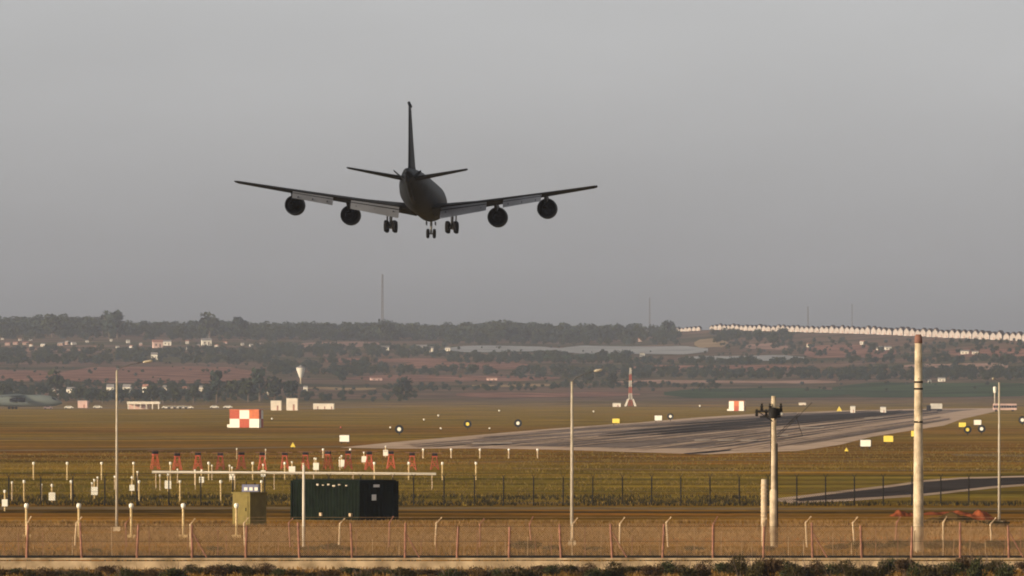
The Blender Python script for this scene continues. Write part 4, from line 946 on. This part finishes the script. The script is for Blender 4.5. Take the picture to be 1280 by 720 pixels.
for sg in (-1, 1):
    rs = []
    for x in (1.0, 3, 6.2, 9, 12, 15, 18, 19.6, 19.95):
        le, ch, z = wing_at(x); 
        if x > 19.8: le += .6; ch *= .7
        rs.append(section(sg * x, le, ch, z, np.interp(x, [1, 6, 20], [1.05, .85, .75])))
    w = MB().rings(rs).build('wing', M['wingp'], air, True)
    for x0, x1, c0, c1 in ((2.3, 7.5, 1.75, 1.35), (9.4, 13.7, 1.25, 1.05)):
        rs = []
        for x, c in ((x0, c0), (x1, c1)):
            le, ch, z = wing_at(x); ye = st(le + ch * .965); a = R(48); dy, dz = -math.cos(a), -math.sin(a); ny, nz = math.sin(a), -math.cos(a)
            rs.append([(sg * x, ye + u * c * dy - v * c * ny, z - .10 + u * c * dz - v * c * nz) for u, v in ((0, 0), (.06, .07), (.3, .09), (.7, .05), (1, 0), (.6, -.02), (.15, -.04))])
        MB().rings(rs).build('flap', M['flap'], w)
        rs = []
        for x, c in ((x0, c0), (x1, c1)):
            le, ch, z = wing_at(x); ye = st(le + ch * .965); a = R(48)
            rs.append([(sg * x, ye - u * c * math.cos(a) - v * c * math.sin(a), z - .10 - u * c * math.sin(a) + v * c * math.cos(a)) for u, v in ((.30, .105), (.36, .105), (.36, .05), (.30, .05))])
        MB().rings(rs).build('flap_slot', M['nozzle'], w)
        b = MB()
        for x in np.linspace(x0 + .6, x1 - .6, 3):
            le, ch, z = wing_at(x); b.tube([(sg * x, st(le + ch * .75), z - .18), (sg * x, st(le + ch * .95), z - .32), (sg * x, st(le + ch) - .55, z - .75)], [.06, .11, .05], 6)
        b.build('flap_track', M['wingp'], w)
    for x, z_, s0 in ((8.2, -2.08, 13.6), (14.0, -1.34, 18.2)):
        b = MB(); cx = sg * x
        b.lathe([(st(s0) - .12, .80), (st(s0), .86), (st(s0 + .25), 1.0), (st(s0 + 1.2), 1.11), (st(s0 + 2.3), 1.12), (st(s0 + 3.3), 1.02), (st(s0 + 3.3), .97), (st(s0 + 2.2), .98), (st(s0 + 1.2), .95), (st(s0) - .12, .80)], 'y', (cx, 0, z_), 28, False)
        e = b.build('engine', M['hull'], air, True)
        b = MB(); b.lathe([(st(s0 + 1.0), .96), (st(s0 + 1.02), .05)], 'y', (cx, 0, z_), 24); b.build('fan', M['nozzle'], e)
        b = MB(); b.lathe([(st(s0 + 1.1), .6), (st(s0 + 3.0), .64), (st(s0 + 4.1), .50), (st(s0 + 4.4), .44), (st(s0 + 4.4), .40), (st(s0 + 3.4), .42)], 'y', (cx, 0, z_), 22, False); b.lathe([(st(s0 + 3.3), .43), (st(s0 + 3.4), .25), (st(s0 + 4.7), .06)], 'y', (cx, 0, z_), 16); b.build('exhaust_nozzle', M['nozzle'], e, True)
        MB().lathe([(st(s0 + 2.6), .975), (st(s0 + 2.62), .62)], 'y', (cx, 0, z_), 24, False).build('fan_duct', M['nozzle'], e)
        le, ch, zw = wing_at(x)
        MB().rings([[(cx - .18, st(s0 + .9), z_ + 1.04), (cx - .2, st(s0 + 3.2), z_ + .95), (cx - .14, st(s0 + 4.6), z_ + .45), (cx - .14, st(le + ch * .45), zw - .12), (cx - .18, st(le - .2), zw + .02)],
                    [(cx + .18, st(s0 + .9), z_ + 1.04), (cx + .2, st(s0 + 3.2), z_ + .95), (cx + .14, st(s0 + 4.6), z_ + .45), (cx + .14, st(le + ch * .45), zw - .12), (cx + .18, st(le - .2), zw + .02)]]).build('pylon', M['hull'], e)
    rs = []
    for x, le, ch in ((.4, 34.6, 4.6), (6.3, 38.9, 2.0), (6.55, 39.3, 1.5)):
        rs.append(section(sg * x, le, ch, .62 + (x - .4) * .15, .8))
    MB().rings(rs).build('tailplane', M['hull'], air, True)
    # main gear: strut, truck and four wheels
    gx = sg * 3.4; gb = MB(); gb.tube([(gx, .1, -1.5), (gx, .05, GZ + .62)], [.2, .15], 10); gb.tube([(gx, .1, -2.1), (gx - sg * 1.2, .3, -1.6)], .09, 7); gb.tube([(gx, -.1, -2.4), (gx, 1.5, -1.4)], .08, 7); gb.tube([(gx, .78, GZ + .55), (gx, -.78, GZ + .55)], .13, 8)
    for yy in (-.72, .72): gb.tube([(gx - .5, yy, GZ + .56), (gx + .5, yy, GZ + .56)], .1, 8)
    gear = gb.build('main_gear', M['strut'], air, True)
    for yy in (-.72, .72):
        for dx in (-.46, .46):
            MB().lathe([(-.24, .40), (-.21, .60), (-.1, .66), (.1, .66), (.21, .60), (.24, .40)], 'x', (gx + dx, yy, GZ + .66), 20).build('wheel', M['tyre'], gear, True)
    MB().box((gx + sg * .42, .3, -2.3), (.06, 1.6, 1.3)).build('gear_door', M['flap'], gear)
# fin
rs = []
for z, le, ch in ((1.3, 29.2, 9.2), (2.2, 31.2, 7.2), (5, 33.6, 5.2), (8.0, 36.3, 3.2), (8.5, 36.8, 2.7)):
    rs.append([(v * ch * .78 * (1 if z < 5 else .85), st(le + u * ch), z) for u, v in [(0, 0), (.06, .035), (.25, .06), (.5, .055), (.8, .025), (1, .006), (1, -.006), (.8, -.025), (.5, -.055), (.25, -.06), (.06, -.035)]])
fin = MB().rings(rs).build('tail_fin', M['hull'], air, True)
MB().tube([(0, st(37.0), 8.6), (0, st(35.8), 8.72)], [.12, .03], 7).tube([(0, st(37), 8.5), (0, st(39.2), 8.75)], [.2, .17], 8).build('fin_cap', M['hull'], fin, True)
# refuelling boom tucked under the tail with its V of ruddervators
b = MB(); b.tube([(0, st(30.5), -1.55), (0, st(35), -.95), (0, st(39.5), .15), (0, st(42.4), .75)], [.2, .26, .24, .12], 10); boom = b.build('refuelling_boom', M['hull'], air, True)
for sg in (-1, 1):
    MB().rings([[(sg * .15, st(38.2), .1), (sg * .15, st(39.6), .35), (sg * .21, st(39.6), .35), (sg * .21, st(38.2), .1)], [(sg * 1.45, st(39.2), 1.25), (sg * 1.45, st(39.9), 1.4), (sg * 1.5, st(39.9), 1.4), (sg * 1.5, st(39.2), 1.25)]]).build('ruddervator', M['hull'], boom)
# nose gear
gb = MB(); gb.tube([(0, st(5.2), -1.6), (0, st(5.2), GZ + .7)], [.15, .1], 9); gb.tube([(0, st(5.2), -2.5), (0, st(6.5), -1.8)], .07, 6); gb.tube([(-.4, st(5.2), GZ + .76), (.4, st(5.2), GZ + .76)], .08, 7)
ng = gb.build('nose_gear', M['strut'], air, True)
for dx in (-.36, .36): MB().lathe([(-.18, .34), (-.15, .5), (0, .55), (.15, .5), (.18, .34)], 'x', (dx, st(5.2), GZ + .78), 18).build('wheel', M['tyre'], ng, True)
for sg in (-1, 1): MB().box((sg * .5, st(5.6), -2.25), (.05, 1.8, .4)).build('gear_door', M['hull'], ng)
# heading 3.9 deg right of the view axis, nose 2.5 deg down, right wing a little low
rot = Matrix.Rotation(R(-3.9), 4, 'Z') @ Matrix.Rotation(R(-2.5), 4, 'X') @ Matrix.Rotation(R(0.85), 4, 'Y')
air.matrix_world = Matrix.Translation(AP - (rot @ Vector((0, 0, GZ)))) @ rot

# ------------------------------------------------------------------ haze
b = MB(); b.box((0, 5500, 75), (9000, 13800, 230))
hz = b.build('haze', M['white']); hz.data.materials.clear()
hm = bpy.data.materials.new('haze_air'); hm.use_nodes = True; n = hm.node_tree; n.nodes.clear()
om = n.nodes.new('ShaderNodeOutputMaterial'); pv = n.nodes.new('ShaderNodeVolumePrincipled'); pv.inputs['Color'].default_value = (.66, .72, .88, 1)
pv.inputs['Density'].default_value = HAZE_DENSITY; pv.inputs['Density Attribute'].default_value = ''; pv.inputs['Anisotropy'].default_value = 0.0
n.links.new(pv.outputs[0], om.inputs['Volume']); hz.data.materials.append(hm); tag(hz, 'thin pale haze over the whole airfield', 'haze', kind='stuff')
